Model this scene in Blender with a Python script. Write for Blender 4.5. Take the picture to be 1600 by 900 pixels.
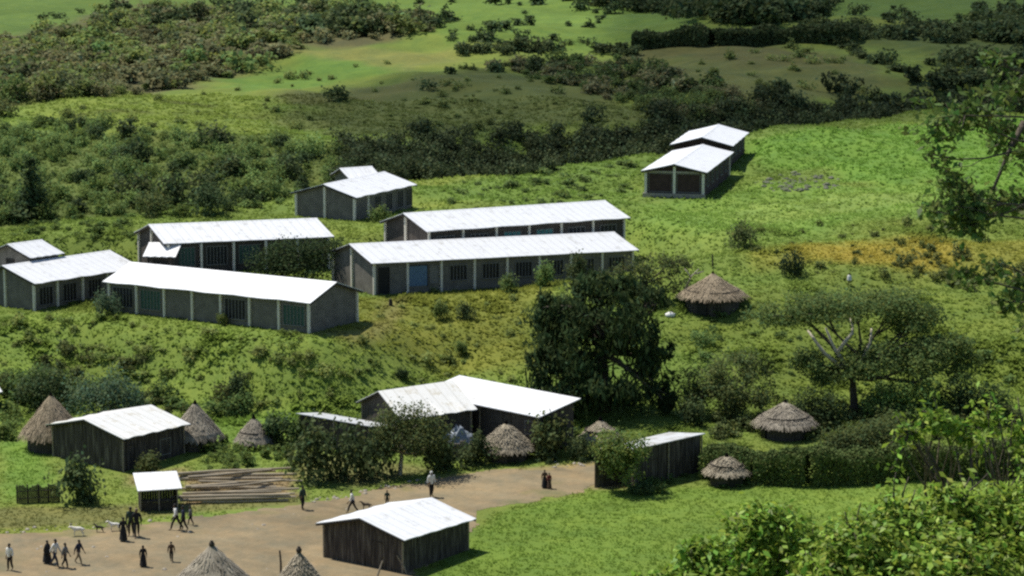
import bpy, math, random
import numpy as np
from mathutils import Vector, Matrix

sc = bpy.context.scene
for o in list(bpy.data.objects):
    bpy.data.objects.remove(o, do_unlink=True)
COL = sc.collection
R = math.radians

# ------------------------------------------------------------------ camera, sky, sun, exposure
EYE_Z = 43.5
PITCH = 9.4
FPX = 4000.0                      # focal length in pixels of a 1600 px wide picture
cam = bpy.data.cameras.new("camera")
cam.sensor_width = 36.0
cam.lens = 36.0 * FPX / 1600.0
cam.clip_start = 0.5
cam.clip_end = 12000
cam_o = bpy.data.objects.new("camera", cam)
cam_o.location = (0, 0, EYE_Z)
cam_o.rotation_euler = (R(90 - PITCH), 0, 0)
COL.objects.link(cam_o)
sc.camera = cam_o

SUN_EL = 62.0
SUN_AZ = -58.0                    # degrees from +Y, clockwise seen from above: behind the village, to the left
SUN_DIR = Vector((math.sin(R(SUN_AZ)) * math.cos(R(SUN_EL)), math.cos(R(SUN_AZ)) * math.cos(R(SUN_EL)), math.sin(R(SUN_EL))))
world = bpy.data.worlds.new("World")
sc.world = world
world.use_nodes = True
wn = world.node_tree
for n in list(wn.nodes):
    wn.nodes.remove(n)
sky = wn.nodes.new("ShaderNodeTexSky")
sky.sky_type = 'NISHITA'
sky.sun_disc = False
sky.sun_elevation = R(SUN_EL)
sky.sun_rotation = R(SUN_AZ)
sky.altitude = 1800
bg = wn.nodes.new("ShaderNodeBackground")
bg.inputs[1].default_value = 0.10
wo = wn.nodes.new("ShaderNodeOutputWorld")
wn.links.new(sky.outputs[0], bg.inputs[0])
wn.links.new(bg.outputs[0], wo.inputs[0])
sun = bpy.data.lights.new("sun", 'SUN')
sun.energy = 4.6
sun.angle = R(0.5)
sun.color = (1.0, 0.95, 0.86)
sun_o = bpy.data.objects.new("sun", sun)
sun_o.rotation_euler = (-SUN_DIR).to_track_quat('-Z', 'Y').to_euler()
sun_o.location = (0, 0, 200)
COL.objects.link(sun_o)
sc.view_settings.view_transform = 'Standard'
sc.view_settings.look = 'None'
sc.view_settings.exposure = 0.45
sc.view_settings.gamma = 1.0
sc.view_settings.use_curve_mapping = False
sc.render.engine = 'CYCLES'
sc.cycles.max_bounces = 6
sc.cycles.transparent_max_bounces = 12
sc.cycles.pixel_filter_type = 'BLACKMAN_HARRIS'
sc.cycles.filter_width = 2.4
sc.cycles.use_denoising = False

rng = np.random.default_rng(7)
random.seed(7)

# ------------------------------------------------------------------ terrain as a function, and pixel -> ground
_PY=np.array([-4000,-60,0,20,60,88,100,112,130,155,170,180,187,196,203,212,220,229,262,310,350,440,520,620,800,1200,2000,4000],float)
_PZ=np.array([150,42,41.9,33.8,16.6,5.2,1.8,.2,-.1,0,0,.15,.43,.9,2.0,4.6,6.5,8.5,10.2,11.9,12.3,13,12.3,12,14,40,120,260],float)
def _slopes(xp, yp):
    h = np.diff(xp); d = np.diff(yp) / h
    m = np.zeros_like(xp); m[0] = d[0]; m[-1] = d[-1]
    for i in range(1, len(xp) - 1):
        if d[i - 1] * d[i] > 0:
            w1 = 2 * h[i] + h[i - 1]; w2 = h[i] + 2 * h[i - 1]
            m[i] = (w1 + w2) / (w1 / d[i - 1] + w2 / d[i])
    return m
_PM = _slopes(_PY, _PZ)
def _pchip(x, xp, yp):
    m = _PM; h = np.diff(xp)
    i = np.clip(np.searchsorted(xp, x) - 1, 0, len(xp) - 2); t = (x - xp[i]) / h[i]
    return (yp[i]*(1+2*t)*(1-t)**2+h[i]*m[i]*t*(1-t)**2+yp[i+1]*t*t*(3-2*t)+h[i]*m[i+1]*t*t*(t-1))
def sst(a,b,x):
    t=np.clip((x-a)/(b-a),0,1); return t*t*(3-2*t)
# levelled platforms under the school blocks: X, Y, angle, length, width, floor slope, margin
_PADS=[(-12.10,219.65,32.6,27.7,7.18,-.0394,9.0),(-7.58,227.79,34.6,22.19,7.19,-.0228,4.0),(-15.17,244.91,59.4,10.14,6.9,.0113,5.0),(-30.71,224.7,27.7,15.74,7.05,-.0288,5.0),
       (-41.06,217.11,53.3,12.27,7.28,-.0168,8.0),(-34.43,215.71,-32.4,21.39,6.47,.0078,9.0),(19.45,258.64,77.4,19.35,5.93,-.0059,5.0),(23.9,279.8,77.7,13.2,6.13,.0034,4.0)]
def terrain(x,y):
    x=np.asarray(x,float); y=np.asarray(y,float)
    z=terrain0(x,y)
    if z.ndim==0:
        if not (-60<x<45 and 190<y<310): return z
    keep=np.ones_like(z); acc=np.zeros_like(z); sw=np.zeros_like(z)
    for X,Y,a,L,W,t,m in _PADS:
        c,s=math.cos(math.radians(a)),math.sin(math.radians(a))
        u=(x-X)*c+(y-Y)*s; v=-(x-X)*s+(y-Y)*c
        d=np.hypot(np.maximum(np.maximum(-u,u-L),0),np.maximum(np.maximum(-v,v-W),0))
        w=1-sst(.8,m,d)
        acc=acc+w*(_PADZ[(X,Y)]+t*np.clip(u,0,L)-.06); sw=sw+w; keep=keep*(1-w)
    return np.where(sw>1e-6,keep*z+(1-keep)*acc/np.maximum(sw,1e-6),z)
def terrain0(x,y):
    x=np.asarray(x,float); y=np.asarray(y,float)
    z=_pchip(y,_PY,_PZ)
    g=lambda cx,cy,sx,sy: np.exp(-((x-cx)/sx)**2-((y-cy)/sy)**2)
    z=z+3.2*g(-17,425,55,48)+3.4*g(44,432,42,48)-2.0*g(14,400,14,60)
    yr=297+.86*x
    z=z-6.5*np.exp(-((y-yr)/13)**2)*sst(-26,2,x)
    far=sst(225,330,y)
    z=z+far*(.7*np.sin(x*.071+y*.033+1.0)+.6*np.sin(y*.092-x*.045)+.35*np.sin(x*.19+y*.13))
    nr=sst(186,205,y)
    z=z+nr*(.18*np.sin(x*.43+y*.31)+.15*np.sin(y*.61-x*.37+2))
    near=1-sst(90,118,y)
    z=z+near*sst(2,14,y)*(.25*np.sin(x*.5+1)+.2*np.sin(y*.7+x*.2))
    return z
_PADZ={(q[0],q[1]):float(terrain0(q[0],q[1])) for q in _PADS}
SP, CP = math.sin(R(PITCH)), math.cos(R(PITCH))
def tz(x, y):
    return float(terrain(x, y))
def ray(px, py):
    a = (px - 800) / FPX; b = -(py - 450) / FPX
    return np.array([a, CP + b * SP, -SP + b * CP])
_TS = np.concatenate([np.arange(110, 400, .25), np.arange(400, 1500, .5)])
def ground(px, py):
    """point of the terrain seen at a place of the photograph (1600 x 900)"""
    d = ray(px, py)
    p = np.array([0, 0, EYE_Z]) + _TS[:, None] * d
    k = np.nonzero(p[:, 2] < terrain(p[:, 0], p[:, 1]))[0]
    if len(k) == 0:
        return np.array([0, 0, EYE_Z]) + 900 * d
    i = k[0]; a, b = _TS[max(i - 1, 0)], _TS[i]
    for _ in range(12):
        m = (a + b) / 2; q = np.array([0, 0, EYE_Z]) + m * d
        if q[2] < tz(q[0], q[1]): b = m
        else: a = m
    return np.array([0, 0, EYE_Z]) + b * d
def at(px, py, Y):
    d = ray(px, py)
    return np.array([0, 0, EYE_Z]) + d * (Y / d[1])
def ppm(P):
    """pixels per metre at a point"""
    return FPX / (P[1] * CP - (P[2] - EYE_Z) * SP)

# ------------------------------------------------------------------ helpers: meshes and objects
class MB:
    def __init__(s):
        s.v = []; s.f = []
    def add(s, vs, fs):
        n = len(s.v)
        s.v += [tuple(map(float, p)) for p in vs]
        s.f += [tuple(n + i for i in f) for f in fs]
    def box(s, o, ux, uy, uz):
        o, ux, uy, uz = (np.array(a, float) for a in (o, ux, uy, uz))
        s.add([o, o + ux, o + ux + uy, o + uy, o + uz, o + ux + uz, o + ux + uy + uz, o + uy + uz],
              [(3, 2, 1, 0), (4, 5, 6, 7), (0, 1, 5, 4), (1, 2, 6, 5), (2, 3, 7, 6), (3, 0, 4, 7)])
    def tube(s, pts, rad, n=7, cap=True):
        pts = [np.array(p, float) for p in pts]
        rings = []
        for i, p in enumerate(pts):
            t = pts[min(i + 1, len(pts) - 1)] - pts[max(i - 1, 0)]
            t = t / (np.linalg.norm(t) + 1e-9)
            a = np.cross(t, (0, 0, 1.0)) if abs(t[2]) < .95 else np.cross(t, (1.0, 0, 0))
            a = a / (np.linalg.norm(a) + 1e-9); b = np.cross(t, a)
            r = rad[i] if hasattr(rad, '__len__') else rad
            rings.append([p + r * (math.cos(2 * math.pi * k / n) * a + math.sin(2 * math.pi * k / n) * b) for k in range(n)])
        vs = [q for g in rings for q in g]; fs = []
        for i in range(len(pts) - 1):
            for k in range(n):
                fs.append((i * n + k, i * n + (k + 1) % n, (i + 1) * n + (k + 1) % n, (i + 1) * n + k))
        if cap:
            fs.append(tuple(range(n - 1, -1, -1))); fs.append(tuple(range((len(pts) - 1) * n, len(pts) * n)))
        s.add(vs, fs)
    def rings(s, rs, closed_top=True, closed_bottom=True):
        n = len(rs[0]); vs = [p for g in rs for p in g]; fs = []
        for i in range(len(rs) - 1):
            for k in range(n):
                fs.append((i * n + k, i * n + (k + 1) % n, (i + 1) * n + (k + 1) % n, (i + 1) * n + k))
        if closed_bottom: fs.append(tuple(range(n - 1, -1, -1)))
        if closed_top: fs.append(tuple(range((len(rs) - 1) * n, len(rs) * n)))
        s.add(vs, fs)
    def build(s, name, mat, parent=None, smooth=False):
        me = bpy.data.meshes.new(name)
        me.from_pydata(s.v, [], s.f)
        if smooth:
            me.polygons.foreach_set('use_smooth', [True] * len(me.polygons))
        me.update()
        return link(name, me, mat, parent)

def link(name, me, mat, parent=None):
    if mat is not None:
        me.materials.clear(); me.materials.append(mat)
    o = bpy.data.objects.new(name, me)
    COL.objects.link(o)
    if parent is not None: o.parent = parent
    return o

def np_mesh(name, V, F, tint=None, smooth=False):
    """V (n,3), F (m,k) arrays -> mesh, with an optional colour per vertex"""
    V = np.asarray(V, np.float32); F = np.asarray(F, np.int32)
    me = bpy.data.meshes.new(name)
    m, k = F.shape
    me.vertices.add(len(V)); me.vertices.foreach_set('co', V.ravel())
    me.loops.add(m * k); me.loops.foreach_set('vertex_index', F.ravel())
    me.polygons.add(m)
    me.polygons.foreach_set('loop_start', np.arange(0, m * k, k, dtype=np.int32))
    me.polygons.foreach_set('loop_total', np.full(m, k, np.int32))
    if smooth: me.polygons.foreach_set('use_smooth', np.ones(m, bool))
    me.update(calc_edges=True)
    if tint is not None:
        a = me.color_attributes.new('tint', 'FLOAT_COLOR', 'POINT')
        c = np.ones((len(V), 4), np.float32); c[:, :tint.shape[1]] = tint
        a.data.foreach_set('color', c.ravel())
    return me

def tag(o, label=None, cat=None, group=None, kind=None):
    if label: o['label'] = label
    if cat: o['category'] = cat
    if group: o['group'] = group
    if kind: o['kind'] = kind
    return o
def empty(name, loc, rz=0.0, label=None, cat=None, group=None):
    o = bpy.data.objects.new(name, None)
    o.empty_display_size = .3
    o.location = tuple(map(float, loc)); o.rotation_euler = (0, 0, rz)
    COL.objects.link(o)
    return tag(o, label, cat, group)
def copy_tree(o, parent=None):
    c = o.copy(); COL.objects.link(c); c.parent = parent
    for ch in list(o.children): copy_tree(ch, c)
    return c

# ------------------------------------------------------------------ helpers: value noise, leaves
_tab = rng.random((256, 256))
def vnoise(x, y, s=1.0, seed=0):
    x = np.asarray(x, float) / s + seed * 17.3; y = np.asarray(y, float) / s + seed * 31.7
    xi = np.floor(x).astype(int); yi = np.floor(y).astype(int)
    fx = x - xi; fy = y - yi; fx = fx * fx * (3 - 2 * fx); fy = fy * fy * (3 - 2 * fy)
    g = lambda a, b: _tab[a % 256, b % 256]
    return (g(xi, yi) * (1 - fx) + g(xi + 1, yi) * fx) * (1 - fy) + (g(xi, yi + 1) * (1 - fx) + g(xi + 1, yi + 1) * fx) * fy
def fnoise(x, y, s, seed=0):
    return (vnoise(x, y, s, seed) * .55 + vnoise(x, y, s * .45, seed + 1) * .3 + vnoise(x, y, s * .2, seed + 2) * .15)

def leaf_quads(P, N, size, aspect=1.8, g=rng, bend=0.0):
    """a pointed leaf-like quad at each P, lying across direction N"""
    n = len(P)
    N = N / (np.linalg.norm(N, axis=1, keepdims=True) + 1e-9)
    t = g.normal(size=(n, 3)); t -= (t * N).sum(1, keepdims=True) * N
    t /= np.linalg.norm(t, axis=1, keepdims=True) + 1e-9
    b = np.cross(N, t)
    s = size[:, None] if hasattr(size, '__len__') else size
    a = t * s * .5; w = b * s * .5 / aspect
    V = np.stack([P - a, P + w - a * .15 + N * bend * s, P + a, P - w - a * .15 + N * bend * s], 1).reshape(-1, 3)
    F = np.arange(4 * n).reshape(n, 4)
    return V, F
def crown_points(blobs, n, clump=.28, g=rng, shell=.55, per=14):
    """points gathered into clumps that fill the outer part of ellipsoids (cx,cy,cz,rx,ry,rz)"""
    B = np.array(blobs, float)
    w = (B[:, 3] * B[:, 4] + B[:, 4] * B[:, 5] + B[:, 3] * B[:, 5]); w = w / w.sum()
    k = max(4, n // per)
    ib = g.choice(len(B), k, p=w)
    d = g.normal(size=(k, 3)); d /= np.linalg.norm(d, axis=1, keepdims=True)
    rad = shell + (1 - shell) * g.random(k) ** .6
    rad *= 1 + .18 * g.normal(size=k)
    C = B[ib, :3] + d * rad[:, None] * B[ib, 3:]
    jc = g.integers(0, k, n)
    sc_ = (B[ib[jc], 3:] * .6 + B[ib[jc], 3:].min(1)[:, None] * .4) * clump
    off = g.normal(size=(n, 3)) * sc_
    P = C[jc] + off
    nrm = d[jc] * .7 + g.normal(size=(n, 3)) * .6 + np.array([0, 0, .75])
    shade = (.75 + .5 * g.random(k))[jc] * (.85 + .3 * g.random(n))
    return P, nrm, shade
def crown_mesh(name, blobs, n, leaf, aspect=1.8, clump=.28, shell=.55, per=14, g=rng, up=0.0, zmin=None):
    P, N, sh = crown_points(blobs, n, clump, g, shell, per)
    if zmin is not None: P[:, 2] = np.maximum(P[:, 2], zmin + .05 + .2 * g.random(len(P)))
    sz = leaf * (.65 + .7 * g.random(n))
    V, F = leaf_quads(P, N, sz, aspect, g)
    if up:
        c = np.repeat(P, 4, 0); r = V - c
        r[:, 2] *= 1 + up; V = c + r
    hue = g.normal(size=n) * .12
    T = np.stack([sh * (1 + hue), sh, sh * (1 - hue)], 1).repeat(4, 0)
    return np_mesh(name, V, F, T)

# ------------------------------------------------------------------ materials
def mat(name):
    m = bpy.data.materials.new(name); m.use_nodes = True
    nt = m.node_tree
    for n in list(nt.nodes): nt.nodes.remove(n)
    out = nt.nodes.new('ShaderNodeOutputMaterial')
    return m, nt, out
def nd(nt, typ, **kw):
    n = nt.nodes.new(typ)
    for k, v in kw.items(): setattr(n, k, v)
    return n
def noise_node(nt, scale, detail=4, rough=.6, coord='Object', stretch=None):
    tc = nd(nt, 'ShaderNodeTexCoord'); mp = nd(nt, 'ShaderNodeMapping')
    if stretch: mp.inputs['Scale'].default_value = stretch
    nt.links.new(tc.outputs[coord], mp.inputs[0])
    n = nd(nt, 'ShaderNodeTexNoise'); n.inputs['Scale'].default_value = scale
    n.inputs['Detail'].default_value = detail; n.inputs['Roughness'].default_value = rough
    nt.links.new(mp.outputs[0], n.inputs['Vector'])
    return n
def ramp(nt, src, stops):
    r = nd(nt, 'ShaderNodeValToRGB')
    e = r.color_ramp.elements
    while len(e) < len(stops): e.new(.5)
    for i, (p, c) in enumerate(stops):
        e[i].position = p; e[i].color = (*c, 1)
    nt.links.new(src, r.inputs[0])
    return r
def surface(name, stops, scale=2.0, rough=.85, metallic=0.0, bump=.0, stretch=None, detail=5, spec=.3, bscale=None):
    m, nt, out = mat(name)
    b = nd(nt, 'ShaderNodeBsdfPrincipled')
    n = noise_node(nt, scale, detail, .65, stretch=stretch)
    r = ramp(nt, n.outputs[0], stops)
    nt.links.new(r.outputs[0], b.inputs['Base Color'])
    b.inputs['Roughness'].default_value = rough; b.inputs['Metallic'].default_value = metallic
    b.inputs['Specular IOR Level'].default_value = spec
    if bump:
        n2 = noise_node(nt, bscale or scale * 4, 4, .6, stretch=stretch)
        bp = nd(nt, 'ShaderNodeBump'); bp.inputs['Strength'].default_value = bump; bp.inputs['Distance'].default_value = .05
        nt.links.new(n2.outputs[0], bp.inputs['Height']); nt.links.new(bp.outputs[0], b.inputs['Normal'])
    nt.links.new(b.outputs[0], out.inputs[0])
    return m
def plain(name, c, rough=.8, metallic=0.0):
    return surface(name, [(.3, tuple(x * .8 for x in c)), (.7, tuple(min(1, x * 1.15) for x in c))], 3.0, rough, metallic)
def foliage(name, c, trans=.3, rnd=.25, tint=True, gloss=.06, rough=.7):
    """leaf material: the colour varies from leaf to leaf (attribute) and from plant to plant"""
    m, nt, out = mat(name)
    col = nd(nt, 'ShaderNodeRGB'); col.outputs[0].default_value = (*c, 1)
    cur = col.outputs[0]
    if tint:
        a = nd(nt, 'ShaderNodeAttribute'); a.attribute_name = 'tint'
        mx = nd(nt, 'ShaderNodeMix', data_type='RGBA', blend_type='MULTIPLY'); mx.inputs[0].default_value = 1
        nt.links.new(cur, mx.inputs[6]); nt.links.new(a.outputs['Color'], mx.inputs[7]); cur = mx.outputs[2]
    oi = nd(nt, 'ShaderNodeObjectInfo')
    hs = nd(nt, 'ShaderNodeHueSaturation')
    mr = nd(nt, 'ShaderNodeMapRange'); mr.inputs[3].default_value = 1 - rnd; mr.inputs[4].default_value = 1 + rnd
    nt.links.new(oi.outputs['Random'], mr.inputs[0]); nt.links.new(mr.outputs[0], hs.inputs['Value'])
    mr2 = nd(nt, 'ShaderNodeMapRange'); mr2.inputs[3].default_value = .5 + rnd * .07; mr2.inputs[4].default_value = .5 - rnd * .12
    ml = nd(nt, 'ShaderNodeMath', operation='FRACT'); mm = nd(nt, 'ShaderNodeMath', operation='MULTIPLY'); mm.inputs[1].default_value = 7.13
    nt.links.new(oi.outputs['Random'], mm.inputs[0]); nt.links.new(mm.outputs[0], ml.inputs[0]); nt.links.new(ml.outputs[0], mr2.inputs[0])
    nt.links.new(mr2.outputs[0], hs.inputs['Hue'])
    nt.links.new(cur, hs.inputs['Color']); cur = hs.outputs[0]
    b = nd(nt, 'ShaderNodeBsdfPrincipled'); b.inputs['Roughness'].default_value = rough
    b.inputs['Specular IOR Level'].default_value = gloss
    nt.links.new(cur, b.inputs['Base Color'])
    t = nd(nt, 'ShaderNodeBsdfTranslucent'); nt.links.new(cur, t.inputs[0])
    ms = nd(nt, 'ShaderNodeMixShader'); ms.inputs[0].default_value = trans
    nt.links.new(b.outputs[0], ms.inputs[1]); nt.links.new(t.outputs[0], ms.inputs[2])
    nt.links.new(ms.outputs[0], out.inputs[0])
    return m

M = {}
M['shrub'] = foliage('shrub_leaf', (.148, .208, .064), .42, .25)
M['scrub_dry'] = foliage('dry_scrub_leaf', (.135, .150, .068), .35, .3)
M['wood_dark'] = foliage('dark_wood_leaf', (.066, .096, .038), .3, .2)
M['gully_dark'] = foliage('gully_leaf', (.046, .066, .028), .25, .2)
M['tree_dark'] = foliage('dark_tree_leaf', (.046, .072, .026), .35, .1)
M['tree_olive'] = foliage('olive_leaf', (.105, .135, .048), .4, .15)
M['tree_acacia'] = foliage('acacia_leaf', (.140, .190, .060), .4, .1)
M['tree_blue'] = foliage('blue_green_leaf', (.090, .140, .080), .4, .15)
M['tree_green'] = foliage('fresh_leaf', (.138, .205, .056), .42, .2)
M['leaf_near'] = foliage('near_shrub_leaf', (.195, .295, .042), .4, .06, gloss=.2, rough=.5)
M['leaf_tree'] = foliage('near_tree_leaf', (.105, .160, .042), .42, .05, gloss=.15, rough=.5)
M['hedge'] = foliage('hedge_leaf', (.085, .115, .034), .12, .1)
M['bark'] = surface('bark', [(.3, (.05, .04, .03)), (.7, (.12, .10, .075))], 6, .9, bump=.5)
M['bark_pale'] = surface('pale_bark', [(.3, (.28, .24, .18)), (.7, (.5, .45, .36))], 5, .9, bump=.4)
M['bark_grey'] = surface('grey_bark', [(.3, (.18, .15, .11)), (.7, (.34, .29, .22))], 5, .9, bump=.4)
M['log'] = surface('cut_pole', [(.25, (.23, .19, .13)), (.75, (.42, .36, .26))], 3, .9, bump=.3, stretch=(.4, 3, 3))
M['plank'] = surface('weathered_plank', [(.3, (.022, .019, .016)), (.5, (.06, .05, .042)), (.68, (.17, .15, .12))], 2.2, .9, bump=.4, stretch=(3, 3, .25))
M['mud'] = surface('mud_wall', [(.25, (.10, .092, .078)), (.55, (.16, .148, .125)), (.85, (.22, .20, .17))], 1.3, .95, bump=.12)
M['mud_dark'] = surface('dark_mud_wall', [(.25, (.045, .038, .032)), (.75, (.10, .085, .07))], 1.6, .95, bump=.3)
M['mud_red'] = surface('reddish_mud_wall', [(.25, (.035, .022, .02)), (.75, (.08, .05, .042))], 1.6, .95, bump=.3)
M['pillar'] = surface('limewashed_pillar', [(.25, (.55, .50, .40)), (.75, (.80, .76, .64))], 4, .9)
M['plinth'] = surface('stone_plinth', [(.25, (.22, .19, .15)), (.75, (.42, .38, .31))], 3, .95, bump=.4)
M['timber'] = surface('dark_timber', [(.3, (.025, .02, .016)), (.7, (.06, .05, .04))], 5, .9)
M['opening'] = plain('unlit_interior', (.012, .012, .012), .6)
M['shutter_green'] = plain('green_shutter', (.035, .085, .065), .6)
M['shutter_blue'] = plain('blue_door', (.10, .17, .26), .55)
M['shutter_teal'] = plain('teal_shutter', (.05, .19, .17), .55)
M['shutter_grey'] = plain('grey_shutter', (.17, .165, .15), .6)
M['tarp'] = surface('grey_blue_sheeting', [(.3, (.10, .12, .15)), (.7, (.30, .34, .38))], 3, .5, bump=.6)
M['soil'] = surface('bare_soil', [(.25, (.15, .11, .065)), (.75, (.27, .205, .13))], 1.5, .95, bump=.5)
M['rock'] = surface('grey_rock', [(.25, (.065, .072, .045)), (.75, (.18, .185, .135))], 2, .95, bump=.4)

def roof_metal(name, clean, rust, amount):
    """galvanised sheet: corrugations along the fall, lap joints, patches of dirt and rust"""
    m, nt, out = mat(name)
    b = nd(nt, 'ShaderNodeBsdfPrincipled')
    n = noise_node(nt, .9, 5, .7)
    n2 = noise_node(nt, 1.2, 3, .6, stretch=(7, .5, .5))
    ad = nd(nt, 'ShaderNodeMath', operation='MULTIPLY_ADD'); ad.inputs[1].default_value = .5
    nt.links.new(n2.outputs[0], ad.inputs[0]); nt.links.new(n.outputs[0], ad.inputs[2])
    r = ramp(nt, ad.outputs[0], [(max(.0, .5 - .02), tuple(c * .93 for c in clean)), (.82 - amount, clean), (.95 - amount * .4, rust)])
    wl = nd(nt, 'ShaderNodeTexWave', wave_type='BANDS', bands_direction='X'); wl.inputs['Scale'].default_value = .36; wl.inputs['Distortion'].default_value = .25
    tl = nd(nt, 'ShaderNodeTexCoord'); nt.links.new(tl.outputs['Object'], wl.inputs[0])
    rl = ramp(nt, wl.outputs[0], [(.0, (.82, .81, .78)), (.05, (.95, .95, .95)), (.10, (1, 1, 1))])      # dirt along the lap joints
    ml = nd(nt, 'ShaderNodeMix', data_type='RGBA', blend_type='MULTIPLY'); ml.inputs[0].default_value = 1
    nt.links.new(r.outputs[0], ml.inputs[6]); nt.links.new(rl.outputs[0], ml.inputs[7])
    nt.links.new(ml.outputs[2], b.inputs['Base Color'])
    b.inputs['Metallic'].default_value = .05; b.inputs['Roughness'].default_value = .45
    tc = nd(nt, 'ShaderNodeTexCoord')
    w = nd(nt, 'ShaderNodeTexWave', wave_type='BANDS', bands_direction='X'); w.inputs['Scale'].default_value = 2.2
    nt.links.new(tc.outputs['Object'], w.inputs[0])
    bp = nd(nt, 'ShaderNodeBump'); bp.inputs['Strength'].default_value = .3; bp.inputs['Distance'].default_value = .03
    nt.links.new(w.outputs[0], bp.inputs['Height']); nt.links.new(bp.outputs[0], b.inputs['Normal'])
    nt.links.new(b.outputs[0], out.inputs[0])
    return m
M['roof'] = roof_metal('new_roof_sheet', (.68, .69, .70), (.50, .50, .48), .02)
M['roof_old'] = roof_metal('weathered_roof_sheet', (.66, .66, .63), (.50, .47, .39), .02)
M['roof_dull'] = roof_metal('dull_roof_sheet', (.55, .57, .58), (.34, .33, .30), .10)

def thatch_mat(name, a, b_):
    m, nt, out = mat(name)
    b = nd(nt, 'ShaderNodeBsdfPrincipled'); b.inputs['Roughness'].default_value = .95; b.inputs['Specular IOR Level'].default_value = .1
    n = noise_node(nt, 1.4, 6, .7)
    r = ramp(nt, n.outputs[0], [(.3, a), (.7, b_)])
    at_ = nd(nt, 'ShaderNodeAttribute'); at_.attribute_name = 'tint'
    mx = nd(nt, 'ShaderNodeMix', data_type='RGBA', blend_type='MULTIPLY'); mx.inputs[0].default_value = 1
    nt.links.new(r.outputs[0], mx.inputs[6]); nt.links.new(at_.outputs['Color'], mx.inputs[7])
    nt.links.new(mx.outputs[2], b.inputs['Base Color']); nt.links.new(b.outputs[0], out.inputs[0])
    return m
M['thatch_brown'] = thatch_mat('brown_thatch', (.17, .14, .095), (.34, .275, .19))
M['thatch_grey'] = thatch_mat('grey_thatch', (.17, .15, .12), (.36, .32, .25))
M['thatch_pale'] = thatch_mat('pale_thatch', (.19, .165, .12), (.40, .35, .26))

# ------------------------------------------------------------------ what grows where: patches of vegetation on the ground
def poly_xy(pts):
    return np.array([ground(*p)[:2] for p in pts])
def sdist(P, poly):
    """signed distance (metres, positive inside) of points to a polygon"""
    P = np.asarray(P, float); n = len(poly)
    d = np.full(len(P), 1e9); inside = np.zeros(len(P), bool)
    for i in range(n):
        a = poly[i]; b = poly[(i + 1) % n]; e = b - a
        w = P - a
        t = np.clip((w @ e) / (e @ e + 1e-9), 0, 1)
        q = w - t[:, None] * e
        d = np.minimum(d, (q * q).sum(1))
        c = ((a[1] <= P[:, 1]) & (b[1] > P[:, 1])) | ((b[1] <= P[:, 1]) & (a[1] > P[:, 1]))
        if e[1] != 0:
            xi = a[0] + (P[:, 1] - a[1]) / e[1] * e[0]
            inside ^= c & (P[:, 0] < xi)
    d = np.sqrt(d)
    return np.where(inside, d, -d)

G_MEADOW = (.108, .160, .032)
G_BRIGHT = (.098, .180, .028)
G_LIME = (.112, .160, .030)
G_YELLOW = (.22, .18, .028)
G_DARK = (.050, .068, .022)
G_SCRUB = (.085, .085, .040)
G_BROWN = (.092, .090, .034)
G_SOIL = (.21, .155, .09)
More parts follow.
